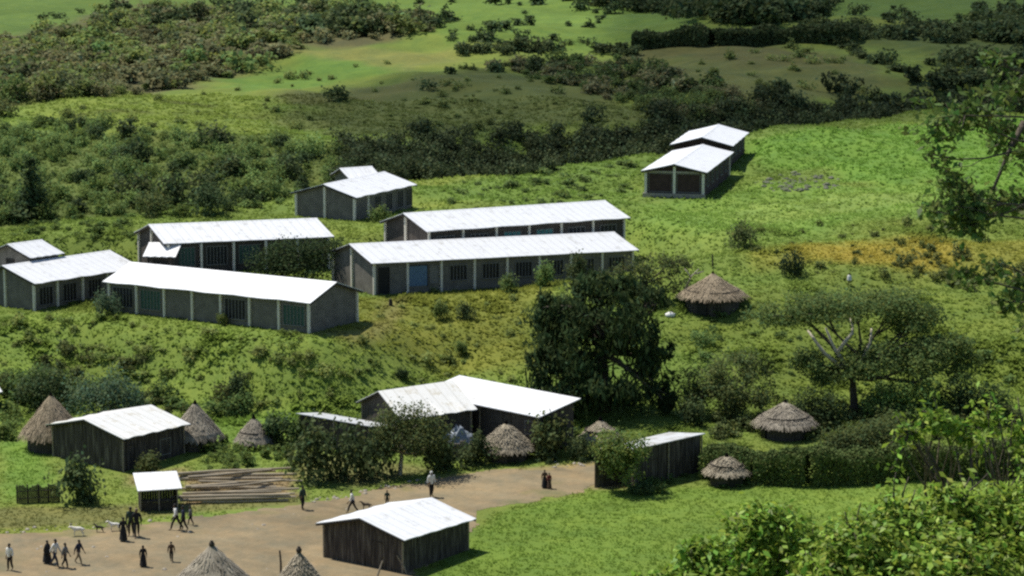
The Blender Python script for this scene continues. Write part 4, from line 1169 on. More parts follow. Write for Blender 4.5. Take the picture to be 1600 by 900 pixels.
def hedge(pts, w, h, label, name, n, leaf, mk, parts=True, g=None, cat='hedge'):
    """a hedge along ground pixels: leaves over the faces of a rounded box that follows the line"""
    g = g or rng
    Q = np.array([ground(*p) for p in pts]); seg = np.linalg.norm(np.diff(Q[:, :2], axis=0), axis=1); cum = np.r_[0, np.cumsum(seg)]
    s = g.random(n) * cum[-1]
    x = np.interp(s, cum, Q[:, 0]); y = np.interp(s, cum, Q[:, 1])
    i = np.clip(np.searchsorted(cum, s) - 1, 0, len(seg) - 1)
    d = (Q[i + 1, :2] - Q[i, :2]) / seg[i][:, None]; nn = np.column_stack([-d[:, 1], d[:, 0]])
    a = g.random(n)
    hh = h * (.55 + .9 * fnoise(s, s * 0, 2.2 * max(1, w / 2.4), 91)); ww = w * (.65 + .7 * fnoise(s, s * 0 + 5, 1.7, 92))
    top = a < .42
    v = np.where(top, (g.random(n) - .5) * ww, np.sign(g.random(n) - .5) * ww / 2 * (1 + .15 * g.normal(size=n)))
    z = np.where(top, hh * (1 + .08 * g.normal(size=n)) * (1 - .35 * np.abs(v / ww * 2) ** 3), hh * g.random(n))
    P = np.column_stack([x + nn[:, 0] * v, y + nn[:, 1] * v, z + terrain(x, y)])
    N = np.column_stack([nn[:, 0] * np.sign(v) * (~top), nn[:, 1] * np.sign(v) * (~top), top * 1.0]) + g.normal(size=(n, 3)) * .6
    V, F_ = leaf_quads(P, N, leaf * (.6 + .8 * g.random(n)), 1.5, g)
    sh = .75 + .5 * fnoise(P[:, 0] * 3, P[:, 2] * 3 + P[:, 1], 1.5, 93)
    T = np.stack([sh * (1 + .1 * g.normal(size=n)), sh, sh], 1).repeat(4, 0)
    o = np.array([Q[0, 0], Q[0, 1], Q[0, 2]])
    ob = link(name, np_mesh(name, V - o, F_, T), M[mk]); ob.location = tuple(o)
    tag(ob, label, cat)
    return ob
g9 = np.random.default_rng(9)
hedge([(1100, 742), (1180, 750), (1260, 755), (1330, 750), (1410, 745)], 2.4, 2.05, 'long dense hedge above the bright grass, its front in deep shade', 'hedge', 24000, .19, 'hedge', g=g9)
hedge([(1412, 744), (1500, 742), (1640, 738)], 2.4, 2.0, 'dark hedge running out of the right edge behind the leafy sprays', 'hedge', 14000, .2, 'hedge', g=g9)
hedge([(990, 74), (1040, 73), (1110, 70), (1200, 66), (1340, 66)], 3.0, 2.3, 'dark square cut hedgerow at the corner of the far bright field', 'hedgerow', 14000, .6, 'wood_dark', g=g9)

def pole(pa, top, label, name='leaning_pole', r=.06, mk='bark_grey', dY=0.0, cat='pole'):
    A = ground(*pa); B = at(top[0], top[1], A[1] + dY)
    mb = MB(); d = B - A
    mb.tube([(0, 0, -.3), tuple(d * .5 + np.array([.03, 0, 0])), tuple(d)], [r * 1.15, r, r * .8], 7)
    o = mb.build(name, M[mk]); o.location = tuple(A)
    return tag(o, label, cat)
pole((638, 897), (620, 868), 'pale pole leaning on the corner of the plank house nearest the camera', dY=.25)
pole((586, 905), (598, 876), 'short pale pole leaning on the long dark wall of the nearest plank house', dY=.4)
pole((439, 897), (437, 860), 'dark upright post left of the narrow ragged hut', 'fence_post', .07, 'bark')
pole((1113, 418), (1113, 398), 'dark post standing in the grass above the lone thatched hut', 'fence_post', .07, 'timber')
pole((610, 477), (610, 467), 'short dark stump in the grass right of the lower left school block', 'tree_stump', .17, 'timber', cat='stump')

# poles of cut timber stacked on the bank
g = np.random.default_rng(51)
for row, (x0, x1, yb, lay) in enumerate([(284, 440, 752, 3), (304, 452, 767, 3), (290, 440, 787, 4)]):
    for j in range(lay * 2):
        a = ground(x0 + g.normal() * 14, yb + 2 * g.normal()); b = ground(x1 + g.normal() * 16, yb - 6 + 2 * g.normal())
        rr = .08 + .06 * g.random()
        dd = (j % 2) * .28; up = .13 + (j // 2) * .17
        mb = MB(); A = a + np.array([0, dd, up]); B = b + np.array([0, dd, up + .05 * g.normal()])
        dv = B - A
        mb.tube([(0, 0, 0), tuple(dv * .35 + np.array([0, 0, .03 * g.normal()])), tuple(dv * .7), tuple(dv)], [rr, rr * .95, rr * .85, rr * .7], 8)
        o = mb.build('timber_pole', M['log']); o.location = tuple(A)
        tag(o, 'long cut pole in the low timber stack on the bank right of the stall', 'timber', 'poles of the timber stack')

# a kerb of stones under the woven fence, pale rubble on the hill field, white bundle
def rock_mesh(g, s):
    mb = MB(); n = 8; rs = []
    for z, k in ((0, .9), (.35, 1), (.7, .75), (.9, .35)):
        rs.append([(s * k * (.8 + .4 * g.random()) * math.cos(6.283 * i / n), s * k * (.8 + .4 * g.random()) * math.sin(6.283 * i / n), s * z * (.8 + .3 * g.random())) for i in range(n)])
    mb.rings(rs); return mb
st_mb = MB()
for px, py in list(in_poly_px([(470, 782), (560, 766), (640, 752), (700, 742), (700, 748), (560, 775), (475, 790)], 70, g)) + list(in_poly_px([(0, 826), (240, 812), (300, 802), (300, 808), (160, 826), (0, 836)], 60, g)) + list(in_poly_px([(0, 850), (480, 790), (900, 735), (900, 755), (640, 800), (480, 895), (0, 895)], 90, g)) + list(in_poly_px([(860, 722), (930, 716), (930, 730), (860, 731)], 40, g)):
    P = ground(px, py); r_ = rock_mesh(g, .03 + .15 * g.random() ** 3)
    st_mb.add([np.array(v) + P - np.array([0, 0, .02]) for v in r_.v], r_.f)
tag(st_mb.build('gravel', M['plinth']), kind='stuff')
allr = MB()
for px, py in in_poly_px([(1178, 285), (1240, 268), (1310, 280), (1312, 294), (1240, 300), (1180, 297)], 130, g):
    P = ground(px, py); r_ = rock_mesh(g, .10 + .32 * g.random() ** 2)
    allr.add([np.array(v) + P - np.array([0, 0, .08]) for v in r_.v], r_.f)
tag(allr.build('rubble', M['rock']), kind='stuff')
P = ground(1047, 495)
mb = MB(); rs = []
for z, k in ((0, .8), (.12, 1), (.28, .9), (.38, .55), (.43, .2)):
    rs.append([(.42 * k * (1 + .12 * g.normal()) * math.cos(6.283 * i / 12), .3 * k * (1 + .12 * g.normal()) * math.sin(6.283 * i / 12), z) for i in range(12)])
mb.rings(rs); o = mb.build('sack', plain('white_sack', (.75, .74, .70)), smooth=True); o.location = tuple(P)
tag(o, 'white bundle lying on the grass left of the lone thatched hut', 'bundle')
P = ground(716, 700)
mb = MB(); n = 14; rs = []
for z, k in ((0, 1.0), (.5, .97), (1.0, .8), (1.35, .5), (1.5, .15)):
    rs.append([(1.35 * k * (1 + .1 * g.normal()) * math.cos(6.283 * i / n), .8 * k * (1 + .1 * g.normal()) * math.sin(6.283 * i / n), z * (1 + .1 * g.normal())) for i in range(n)])
mb.rings(rs); o = mb.build('covered_heap', M['tarp']); o.location = tuple(P)
tag(o, 'heap under crumpled grey blue sheeting below the steep yellowed roof', 'heap')

# ------------------------------------------------------------------ trees
def limb(mb, a, b, r0, r1, g, bend=.12, n=5):
    a = np.array(a, float); b = np.array(b, float); L = np.linalg.norm(b - a)
    off = g.normal(size=3) * bend * L
    pts = [a + (b - a) * t + off * math.sin(math.pi * t) + g.normal(size=3) * .015 * L * (0 < t < 1) for t in np.linspace(0, 1, n)]
    mb.tube(pts, list(np.linspace(r0, r1, n)), 7)
    return pts
def tree(label, base, blobs, nleaf, leaf, mk, bark='bark', trunk_r=.25, fork=.45, aspect=1.8, clump=.28, shell=.5, per=14, up=0.0, cat='tree', name='tree', seed=1, pale_limbs=None, squash=1.0, trunk_px=None):
    """blobs are (px, py, rx_px, ry_px, depth offset m[, depth radius factor]) at the distance of the base"""
    g = np.random.default_rng(seed)
    P = ground(*base); k = ppm(P)
    root = empty(name, P, 0, label, cat)
    W = []
    for b in blobs:
        c = at(b[0], b[1], P[1] + b[4]) - P; df = b[5] if len(b) > 5 else 1.0
        W.append((c[0], c[1], c[2], b[2] / k, b[2] / k * df, b[3] / k))
    cr = link('crown', crown_mesh('crown', W, nleaf, leaf, aspect, clump, shell, per, g, up), M[mk], root)
    A = np.array(W); cen = A[:, :3].mean(0); zt = A[:, 2].max()
    tk = MB()
    f = np.array([cen[0] * .35, cen[1] * .35, max(.5, zt * fork)])
    if trunk_px is not None: f = at(trunk_px[0], trunk_px[1], P[1]) - P
    tk.tube([(0, 0, -.5), tuple(f * .25 * np.array([.6, .6, 1])), tuple(f * .6 * np.array([.9, .9, 1])), tuple(f)], [trunk_r * 1.35, trunk_r, trunk_r * .85, trunk_r * .7], 9)
    for w in W:
        pts = limb(tk, f, np.array(w[:3]), trunk_r * .55, trunk_r * .15, g)
        for _ in range(3):
            d = g.normal(size=3); d /= np.linalg.norm(d)
            limb(tk, pts[3], np.array(w[:3]) + d * np.array(w[3:]) * .7, trunk_r * .2, trunk_r * .05, g, n=4)
    tk.build('trunk', M[bark], root, True)
    if pale_limbs:
        q = MB()
        for pl in pale_limbs:
            pts = [at(x, y, P[1] + dy) - P for x, y, dy in pl]
            q.tube(pts, list(np.linspace(trunk_r * .55, trunk_r * .22, len(pts))), 7)
        q.build('limb', M['bark_pale'], root, True)
    return root
tree('big dense dark tree standing in the middle of the slope above the long bluish roof', (945, 640),
     [(940, 452, 46, 26, 1), (895, 478, 46, 30, 1), (1000, 468, 40, 28, 1.5), (945, 500, 80, 48, 0), (868, 500, 34, 36, .5), (1002, 530, 42, 44, .5), (858, 585, 36, 40, -.3), (930, 590, 80, 46, -1), (1015, 600, 38, 36, -.6), (890, 545, 60, 50, -.5), (850, 480, 18, 26, 0), (838, 560, 14, 20, 0), (1030, 560, 20, 24, 0), (1022, 470, 20, 20, .5), (920, 440, 18, 14, 1), (970, 444, 16, 14, 1), (1038, 625, 20, 20, -.5), (850, 620, 24, 18, -.5)],
     17000, .46, 'tree_dark', trunk_r=.45, aspect=3.0, clump=.17, shell=.55, per=60, up=1.0, seed=101)
tree('wide flat topped tree with pale bare limbs between its two leaf layers', (1335, 650),
     [(1208, 494, 38, 20, 1, 1.2), (1262, 482, 50, 22, 2, 1.2), (1330, 476, 60, 22, 2, 1.2), (1400, 474, 56, 22, 2, 1.2), (1444, 494, 32, 18, 1, 1.2), (1420, 505, 36, 14, 1, 1.2),
      (1262, 562, 30, 20, -.6), (1290, 585, 34, 18, -.6), (1345, 572, 44, 18, -1.2), (1375, 552, 50, 22, -.6), (1430, 566, 46, 20, -.8), (1455, 545, 50, 20, -.5), (1500, 570, 28, 26, 0), (1480, 535, 36, 14, 0), (1514, 556, 20, 16, .3)],
     30000, .25, 'tree_acacia', 'bark', .34, seed=102, clump=.24, shell=.3, per=40, trunk_px=(1332, 590),
     pale_limbs=[[(1328, 592, -.2), (1312, 556, -1.2), (1306, 548, -1.3), (1300, 536, -1.2), (1290, 512, -.8)], [(1308, 552, -1.3), (1320, 535, -1.2), (1332, 520, -1), (1332, 508, -.6), (1328, 497, -.2)],
                 [(1316, 575, -1), (1288, 552, -1.2), (1272, 530, -1), (1262, 516, -.5)], [(1340, 580, -1), (1360, 535, -1), (1362, 512, -.6)]])
tree('grey green open crowned tree left of the flat topped tree', (1135, 652),
     [(1100, 600, 40, 32, 0), (1150, 585, 46, 38, .5), (1180, 575, 30, 26, .5), (1120, 625, 46, 28, -.6), (1172, 618, 38, 30, -.4), (1080, 628, 24, 24, 0)],
     7500, .26, 'tree_olive', trunk_r=.2, seed=103, clump=.2, per=75)
tree('roadside tree with a pale forked trunk and olive crown', (625, 742),
     [(625, 650, 34, 20, 0), (655, 660, 36, 24, 0), (610, 670, 30, 24, -.3), (645, 685, 44, 26, -.4), (680, 680, 26, 24, 0), (600, 695, 22, 20, 0)],
     6000, .22, 'tree_olive', 'bark_pale', .17, seed=104, clump=.26, per=12, trunk_px=(628, 708))
tree('dark leafy tree leaning over the plank fence at the road end', (985, 768),
     [(955, 690, 28, 22, 0), (985, 700, 28, 28, -.3), (960, 715, 28, 26, -.3), (985, 735, 18, 26, -.5), (945, 705, 18, 20, 0)],
     4200, .24, 'tree_green', 'bark', .13, seed=105, clump=.22, per=30)
tree('dark tree between the school blocks, in front of the middle left one', (440, 436),
     [(420, 410, 28, 20, 0), (455, 395, 40, 22, .3), (495, 390, 34, 16, .5), (520, 384, 20, 12, .6), (470, 415, 44, 20, -.4)],
     6500, .24, 'tree_dark', 'bark', .2, seed=106, clump=.26, per=12)
tree('blue green feathery tree behind the plank house with the spotted roof', (165, 660),
     [(150, 610, 34, 24, 0), (185, 605, 30, 26, .3), (130, 625, 26, 24, 0), (170, 632, 40, 24, -.4), (205, 625, 22, 22, 0)],
     3400, .26, 'tree_blue', 'bark', .16, seed=107, clump=.26, per=10)
tree('dark tree above the large brown thatched hut', (72, 640),
     [(70, 595, 30, 22, 0), (100, 600, 24, 20, .3), (50, 612, 22, 20, 0), (85, 620, 32, 20, -.3)],
     2600, .26, 'wood_dark', 'bark', .16, seed=108, clump=.28, per=10)
tree('tall narrow dark tree on the shrubby slope above the left school blocks', (50, 338),
     [(45, 262, 9, 18, 0), (48, 285, 13, 22, 0), (54, 305, 17, 24, 0), (44, 318, 18, 20, -.2), (60, 325, 18, 16, 0)],
     2400, .38, 'wood_dark', 'bark', .18, seed=109, clump=.26, per=10, fork=.6)
tree('sparse shrubby tree in front of the right end of the long front school block', (1010, 468),
     [(985, 425, 30, 20, 0), (1020, 415, 34, 18, .4), (1060, 410, 26, 14, .8), (1000, 445, 36, 20, -.3), (1050, 440, 26, 18, 0), (955, 440, 24, 18, 0)],
     3600, .26, 'tree_olive', 'bark', .16, seed=110, clump=.22, per=22,
     pale_limbs=[[(1070, 452, -.6), (1080, 432, -.7), (1092, 420, -.8)], [(1080, 434, -.7), (1070, 420, -.8)], [(1086, 428, -.7), (1100, 424, -.9)]])
tree('low spreading olive tree behind the hedge', (1340, 722),
     [(1310, 690, 30, 16, 1.5), (1345, 684, 40, 20, 1.2), (1385, 676, 36, 22, 1.4), (1330, 702, 50, 14, .8)],
     7000, .24, 'tree_olive', 'bark', .16, seed=111, clump=.26, per=12)
tree('dark tree beside the trunk of the flat topped tree, behind the thatched hut', (1285, 668),
     [(1268, 622, 26, 18, 0), (1295, 632, 24, 18, .2), (1255, 645, 24, 16, -.2), (1285, 652, 28, 14, -.3)],
     2300, .26, 'tree_dark', 'bark', .13, seed=112, clump=.28, per=10)
tree('rounded yellowish bushy tree right of the flat topped tree trunk', (1415, 660),
     [(1372, 628, 26, 18, 0), (1402, 612, 36, 20, 0), (1440, 616, 34, 20, 0), (1462, 632, 24, 16, 0), (1415, 640, 50, 14, -.3)],
     4600, .24, 'tree_green', 'bark', .13, seed=113, clump=.26, per=12)
tree('dark drooping tree at the right below the flat topped crown', (1500, 662),
     [(1500, 608, 28, 20, 0), (1530, 618, 26, 20, 0), (1495, 635, 30, 18, -.2), (1560, 625, 24, 20, .3)],
     2600, .26, 'tree_dark', 'bark', .13, seed=114, clump=.28, per=10)

# ------------------------------------------------------------------ the tree beside the camera: a trunk out of frame, branches reaching in from the right
g = np.random.default_rng(201)
TB = np.array([7.1, 25.0, tz(7.1, 25.0)])
nt_root = empty('leafy_tree', TB, 0, 'leafy tree whose branches reach in from the right edge, close to the camera', 'tree')
tk = MB(); lf_P = []; lf_N = []
def px_pt(px, py, Y): return at(px, py, Y) - TB
crotch = np.array([-.1, 0, 45.2 - TB[2]])
tk.tube([(0, 0, -.6), (.05, .05, 3), (-.03, .1, 6.5), tuple(crotch * np.array([1, 1, .85])), tuple(crotch)], [.26, .2, .17, .14, .11], 10)
tk.tube([tuple(crotch), (.2, .2, crotch[2] + 1.6), (.1, .5, crotch[2] + 2.2)], [.11, .08, .03], 8)
CL = [(1560, 95, 24.6, 44, 34, 130), (1590, 140, 25.2, 40, 34, 150), (1500, 168, 24.4, 52, 24, 170), (1452, 200, 24.0, 22, 26, 90), (1560, 195, 25.0, 50, 36, 240), (1590, 250, 24.6, 36, 34, 170), (1545, 235, 25.2, 40, 26, 110),
      (1480, 285, 24.2, 36, 22, 120), (1455, 330, 23.8, 24, 18, 70), (1500, 335, 24.2, 44, 26, 220), (1545, 310, 24.6, 46, 28, 230), (1585, 320, 25.2, 34, 30, 170), (1495, 362, 24.0, 28, 16, 80), (1448, 240, 24, 10, 16, 22),
      (1560, 410, 24.6, 46, 16, 60), (1590, 450, 25.0, 34, 40, 150), (1510, 425, 24.2, 40, 14, 60), (1560, 470, 24.6, 44, 26, 120), (1590, 520, 25, 30, 24, 60),
      (1640, 120, 25.4, 50, 60, 260), (1650, 260, 25.6, 50, 60, 260), (1650, 400, 25.4, 50, 60, 220), (1760, 60, 25.6, 90, 80, 420), (1900, 160, 25.2, 110, 90, 480), (1860, 330, 25.8, 110, 80, 460), (2020, 300, 25.0, 90, 90, 360), (1940, 480, 25.6, 100, 70, 360), (1830, -60, 25.2, 100, 70, 360)]
def axis_dist(p):
    return p
hubs = [px_pt(1640, 215, 25.0), px_pt(1660, 330, 24.8), px_pt(1660, 470, 24.8), px_pt(1650, 120, 25.0), px_pt(1800, 120, 25.3), px_pt(1880, 300, 25.3), px_pt(1900, 430, 25.3)]
for h_ in hubs: limb(tk, crotch * np.array([1, 1, .9]) + np.array([0, 0, -.3]), h_, .07, .035, g, .06, 6)
tk.tube([px_pt(1600, 190, 24.9), px_pt(1575, 240, 24.8), px_pt(1552, 296, 24.6)], [.03, .022, .015], 6)
for px, py, Yc, rx, ry, n in CL:
    n = int(n * (.4 if px > 1610 else 1.7 if px < 1525 else .85))
    c = px_pt(px, py, Yc); k = ppm(c + TB)
    hb = min(hubs, key=lambda q: np.linalg.norm(q - c))
    br = limb(tk, hb, c, .013, .005, g, .08, 6)
    nt_ = max(4, n // 22)
    for t in range(nt_):
        d = g.normal(size=3) * np.array([rx / k, rx / k, ry / k]) * .55
        tip = c + d
        st0 = br[3] if g.random() < .4 else br[4]
        pts = limb(tk, st0, tip, .005, .002, g, .1, 5)
        m = n // nt_
        for q in range(m):
            s = .35 + .65 * g.random(); i = min(3, int(s * 4)); p = pts[i] + (pts[i + 1] - pts[i]) * (s * 4 - i)
            lf_P.append(p + g.normal(size=3) * .05); lf_N.append(g.normal(size=3) * .8 + np.array([0, 0, .5]))
lf_P = np.array(lf_P); lf_N = np.array(lf_N); n = len(lf_P)
V, F_ = leaf_quads(lf_P, lf_N, .088 * (.7 + .6 * g.random(n)), 1.8, g, .06)
sh_ = .6 + .8 * g.random(n)
link('crown', np_mesh('crown', V, F_, np.stack([sh_ * (1 + .15 * g.normal(size=n)), sh_, sh_ * .95], 1).repeat(4, 0)), M['leaf_tree'], nt_root)
tk.build('trunk', M['bark'], nt_root, True)

# ------------------------------------------------------------------ leafy shrubs on the hillside right below the camera
def near_shrub(label, basex, Yb, heads, nleaf, leaf, mk='leaf_near', seed=1, aspect=2.0, spray=None):
    """heads: (px, py, rx_px, ry_px, Y) masses of leaves; long stems rise to them from one root"""
    g = np.random.default_rng(seed)
    B = np.array([basex, Yb, tz(basex, Yb)])
    root = empty('leafy_shrub', B, 0, label, 'shrub')
    W = []; st_ = MB()
    for px, py, rx, ry, Y_ in heads:
        c = at(px, py, Y_) - B; k = ppm(c + B)
        W.append((c[0], c[1], c[2], rx / k, rx / k * .9, ry / k))
    nleaf = int(nleaf * 2.6)
    P, N, sh = crown_points(W, nleaf, .26, g, .35, 14)
    extra = []
    for w in W:
        c = np.array(w[:3])
        pts = limb(st_, (g.normal() * .08, g.normal() * .08, -.2), c, .018, .007, g, .05, 7)
        for _ in range(7):
            d = g.normal(size=3); d /= np.linalg.norm(d); d[2] = abs(d[2])
            tip = c + d * np.array(w[3:]) * 1.05
            tw = limb(st_, pts[5], tip, .009, .003, g, .06, 4)
            for q in range(9):
                s = .5 + .55 * g.random(); extra.append(tw[2] + (tip - tw[2]) * s + g.normal(size=3) * .03)
    if spray:
        for px, py, Y_ in spray:
            tip = at(px, py, Y_) - B; c = np.array(min(W, key=lambda w: np.linalg.norm(np.array(w[:3]) - tip))[:3])
            tw = limb(st_, c, tip, .010, .003, g, .06, 5)
            for q in range(16):
                s = g.random() * 4; i = min(3, int(s)); extra.append(tw[i] + (tw[i + 1] - tw[i]) * (s - i) + g.normal(size=3) * .035)
    E = np.array(extra)
    P = np.concatenate([P, E]); N = np.concatenate([N, g.normal(size=E.shape) * .8 + np.array([0, 0, .5])]); sh = np.concatenate([sh, .9 + .4 * g.random(len(E))])
    n = len(P)
    V, F_ = leaf_quads(P, N, leaf * .66 * (.6 + .8 * g.random(n)), aspect * 1.1, g, .07)
    yel = g.normal(size=n) * .14; sh = sh * (.55 + .9 * g.random(n))
    link('crown', np_mesh('crown', V, F_, np.stack([sh * (1 + yel), sh, sh * .95], 1).repeat(4, 0)), M[mk], root)
    st_.build('stem', M['bark'], root, True)
    return root
near_shrub('leafy shrub at the bottom edge, left end of the near thicket', 1.35, 15.6,
           [(1180, 835, 55, 40, 15.4), (1130, 890, 60, 45, 15.2), (1235, 850, 50, 45, 15.8), (1060, 925, 50, 30, 15.2), (1190, 930, 90, 60, 15.4), (1215, 812, 26, 20, 15.6), (1025, 915, 30, 24, 15.1), (1090, 865, 30, 24, 15.2)], 3400, .085, seed=301,
           spray=[(1150, 800, 15.4), (1185, 792, 15.5), (1110, 850, 15.2), (1240, 800, 15.8), (1045, 885, 15.2)])
near_shrub('bright leafy shrub at the bottom edge, middle of the near thicket', 2.3, 15.2,
           [(1340, 850, 62, 46, 15.2), (1290, 900, 60, 40, 15.0), (1400, 830, 56, 46, 15.6), (1440, 900, 90, 60, 15.2), (1350, 935, 90, 50, 15.0)], 3800, .088, seed=302,
           spray=[(1345, 785, 15.2), (1375, 770, 15.6), (1320, 800, 15.1), (1420, 745, 15.6), (1400, 738, 15.6), (1430, 765, 15.6)])
near_shrub('tall leafy shrub in the bottom right corner of the near thicket', 3.2, 15.9,
           [(1500, 832, 62, 46, 15.8), (1560, 806, 56, 40, 16.0), (1600, 855, 60, 60, 15.8), (1530, 900, 90, 60, 15.5), (1470, 870, 60, 50, 15.5), (1640, 790, 50, 46, 16.0), (1490, 785, 34, 24, 15.8)], 4800, .088, seed=303,
           spray=[(1460, 745, 15.8), (1518, 740, 15.8), (1545, 738, 15.9), (1590, 745, 16), (1480, 750, 15.8)])
near_shrub('tall bright spray of leaves standing above the near thicket before the dark hedge', 3.9, 18.0,
           [(1470, 662, 34, 18, 18.0), (1545, 655, 28, 20, 18.2), (1600, 680, 26, 34, 18.4), (1420, 676, 20, 10, 17.8), (1515, 688, 26, 12, 18.0), (1630, 730, 40, 50, 18.2)], 460, .09, seed=304,
           spray=[(1385, 700, 17.8), (1400, 650, 17.8), (1430, 640, 18), (1460, 622, 18), (1550, 615, 18.2), (1590, 620, 18.4), (1520, 630, 18.1), (1405, 715, 17.8), (1390, 735, 17.8)])

# ------------------------------------------------------------------ people and animals
def skin_mesh(name, verts, edges, radii, root=0, sub=1):
    me = bpy.data.meshes.new(name)
    me.from_pydata([tuple(map(float, v)) for v in verts], edges, [])
    o = bpy.data.objects.new(name, me); COL.objects.link(o)
    sk = o.modifiers.new('skin', 'SKIN'); sk.use_smooth_shade = True
    for i, r in enumerate(radii):
        d = me.skin_vertices[0].data[i]
        d.radius = r if isinstance(r, tuple) else (r, r); d.use_root = (i == root)
    ss = o.modifiers.new('smooth', 'SUBSURF'); ss.levels = sub; ss.render_levels = sub
    dg = bpy.context.evaluated_depsgraph_get()
    ev = o.evaluated_get(dg)
    out = bpy.data.meshes.new_from_object(ev)
    out.name = name
    bpy.data.objects.remove(o, do_unlink=True)
    return out

def pose(s=.5, arm=.5, lean=0.0, bend=0.0, carry=False):
    """joints of a person 1.7 m tall who faces +Y; s = stride, arm = swing"""
    J = {}
    J['pelvis'] = (0, 0, .92); J['waist'] = (0, .01 + lean * .2, 1.10); J['chest'] = (0, .02 + lean * .5, 1.30); J['neck'] = (0, .03 + lean * .75, 1.475)
    J['jaw'] = (0, .05 + lean * .85, 1.56); J['crown'] = (0, .045 + lean * .9, 1.645)
    for sd, sg in (('l', -1), ('r', 1)):
        q = s * sg
        J['hip' + sd] = (.095 * sg, q * .02, .86)
        J['knee' + sd] = (.10 * sg, q * .24 + .03, .50)
        J['ankle' + sd] = (.10 * sg, q * .40 - (.06 if q < 0 else 0), .09 + (.06 if q < 0 else 0))
        J['toe' + sd] = (.12 * sg, J['ankle' + sd][1] + .16, .035 if q >= 0 else .05)
        a = -arm * sg
        J['sho' + sd] = (.185 * sg, .02 + lean * .6, 1.40)
        if carry:
            J['elb' + sd] = (.27 * sg, .10, 1.14); J['wri' + sd] = (.16 * sg, .32, 1.16)
        else:
            J['elb' + sd] = (.25 * sg, a * .14 + lean * .5, 1.12); J['wri' + sd] = (.26 * sg, a * .30 + .05 + lean * .5, .89)
        w = np.array(J['wri' + sd]); e = np.array(J['elb' + sd]); d = (w - e) / np.linalg.norm(w - e)
        J['palm' + sd] = tuple(w + d * .07)
        for k, (off, ln) in enumerate(((-.033, .075), (-.011, .085), (.011, .08), (.033, .065))):
            J[f'kn{k}{sd}'] = tuple(w + d * .105 + np.array([0, off, 0])); J[f'fi{k}{sd}'] = tuple(w + d * (.105 + ln) + np.array([-.02 * sg, off * 1.1 + .015, 0]))
        J['th1' + sd] = tuple(w + d * .05 + np.array([-.01 * sg, .045, 0])); J['th2' + sd] = tuple(w + d * .1 + np.array([-.015 * sg, .065, 0]))
    J['nose'] = (0, J['jaw'][1] + .088, 1.60)
    return J
RAD = dict(pelvis=.125, waist=.11, chest=(.15, .11), neck=.05, jaw=.07, crown=.088, hip=.085, knee=.056, ankle=.038, toe=.034, sho=.058, elb=.04, wri=.026, palm=(.03, .018), kn=.0095, fi=.008, th1=.011, th2=.009, nose=.012)
def rad_of(k, f=1.0, add=0.0):
    b = k[:-1] if k not in RAD else k
    if b not in RAD: b = b[:2]
    r = RAD[b]
    return (r[0] * f + add, r[1] * f + add) if isinstance(r, tuple) else r * f + add
def graph(J, keys, edges, f=1.0, add=0.0):
    ix = {k: i for i, k in enumerate(keys)}
    return [J[k] for k in keys], [(ix[a], ix[b]) for a, b in edges], [rad_of(k, f, add) for k in keys]
def body_mesh(J):
    keys = ['pelvis', 'waist', 'chest', 'neck', 'jaw', 'crown', 'nose']; ed = [('pelvis', 'waist'), ('waist', 'chest'), ('chest', 'neck'), ('neck', 'jaw'), ('jaw', 'crown'), ('jaw', 'nose')]
    for s in 'lr':
        keys += [k + s for k in ('hip', 'knee', 'ankle', 'toe', 'sho', 'elb', 'wri', 'palm', 'th1', 'th2')] + [f'{q}{k}{s}' for k in range(4) for q in ('kn', 'fi')]
        ed += [('pelvis', 'hip' + s), ('hip' + s, 'knee' + s), ('knee' + s, 'ankle' + s), ('ankle' + s, 'toe' + s), ('chest', 'sho' + s), ('sho' + s, 'elb' + s), ('elb' + s, 'wri' + s), ('wri' + s, 'palm' + s),
               ('wri' + s, 'th1' + s), ('th1' + s, 'th2' + s)] + [('palm' + s, f'kn{k}{s}') for k in range(4)] + [(f'kn{k}{s}', f'fi{k}{s}') for k in range(4)]
    return skin_mesh('person', *graph(J, keys, ed))
def shirt_mesh(J, long_=True):
    J = dict(J); J['hem'] = tuple(np.array(J['pelvis']) + np.array([0, 0, -.05]))
    RAD['hem'] = .15
    keys = ['hem', 'pelvis', 'waist', 'chest', 'neck']; ed = [('hem', 'pelvis'), ('pelvis', 'waist'), ('waist', 'chest'), ('chest', 'neck')]
    for s in 'lr':
        J['cuf' + s] = tuple(np.array(J['elb' + s]) * (.25 if long_ else .9) + np.array(J['wri' + s] if long_ else J['sho' + s]) * (.75 if long_ else .1)); RAD['cuf'] = .036 if long_ else .05
        keys += ['sho' + s, 'elb' + s, 'cuf' + s] if long_ else ['sho' + s, 'cuf' + s]
        ed += [('chest', 'sho' + s)] + ([('sho' + s, 'elb' + s), ('elb' + s, 'cuf' + s)] if long_ else [('sho' + s, 'cuf' + s)])
    return skin_mesh('shirt', *graph(J, keys, ed, 1.0, .022))
def trouser_mesh(J):
    keys = ['waist', 'pelvis']; ed = [('waist', 'pelvis')]; J = dict(J)
    J['waist'] = (0, J['waist'][1], 1.02)
    for s in 'lr':
        J['ankle' + s] = tuple(np.array(J['ankle' + s]) + np.array([0, 0, .03]))
        keys += ['hip' + s, 'knee' + s, 'ankle' + s]; ed += [('pelvis', 'hip' + s), ('hip' + s, 'knee' + s), ('knee' + s, 'ankle' + s)]
    return skin_mesh('trousers', *graph(J, keys, ed, 1.0, .02), root=1)
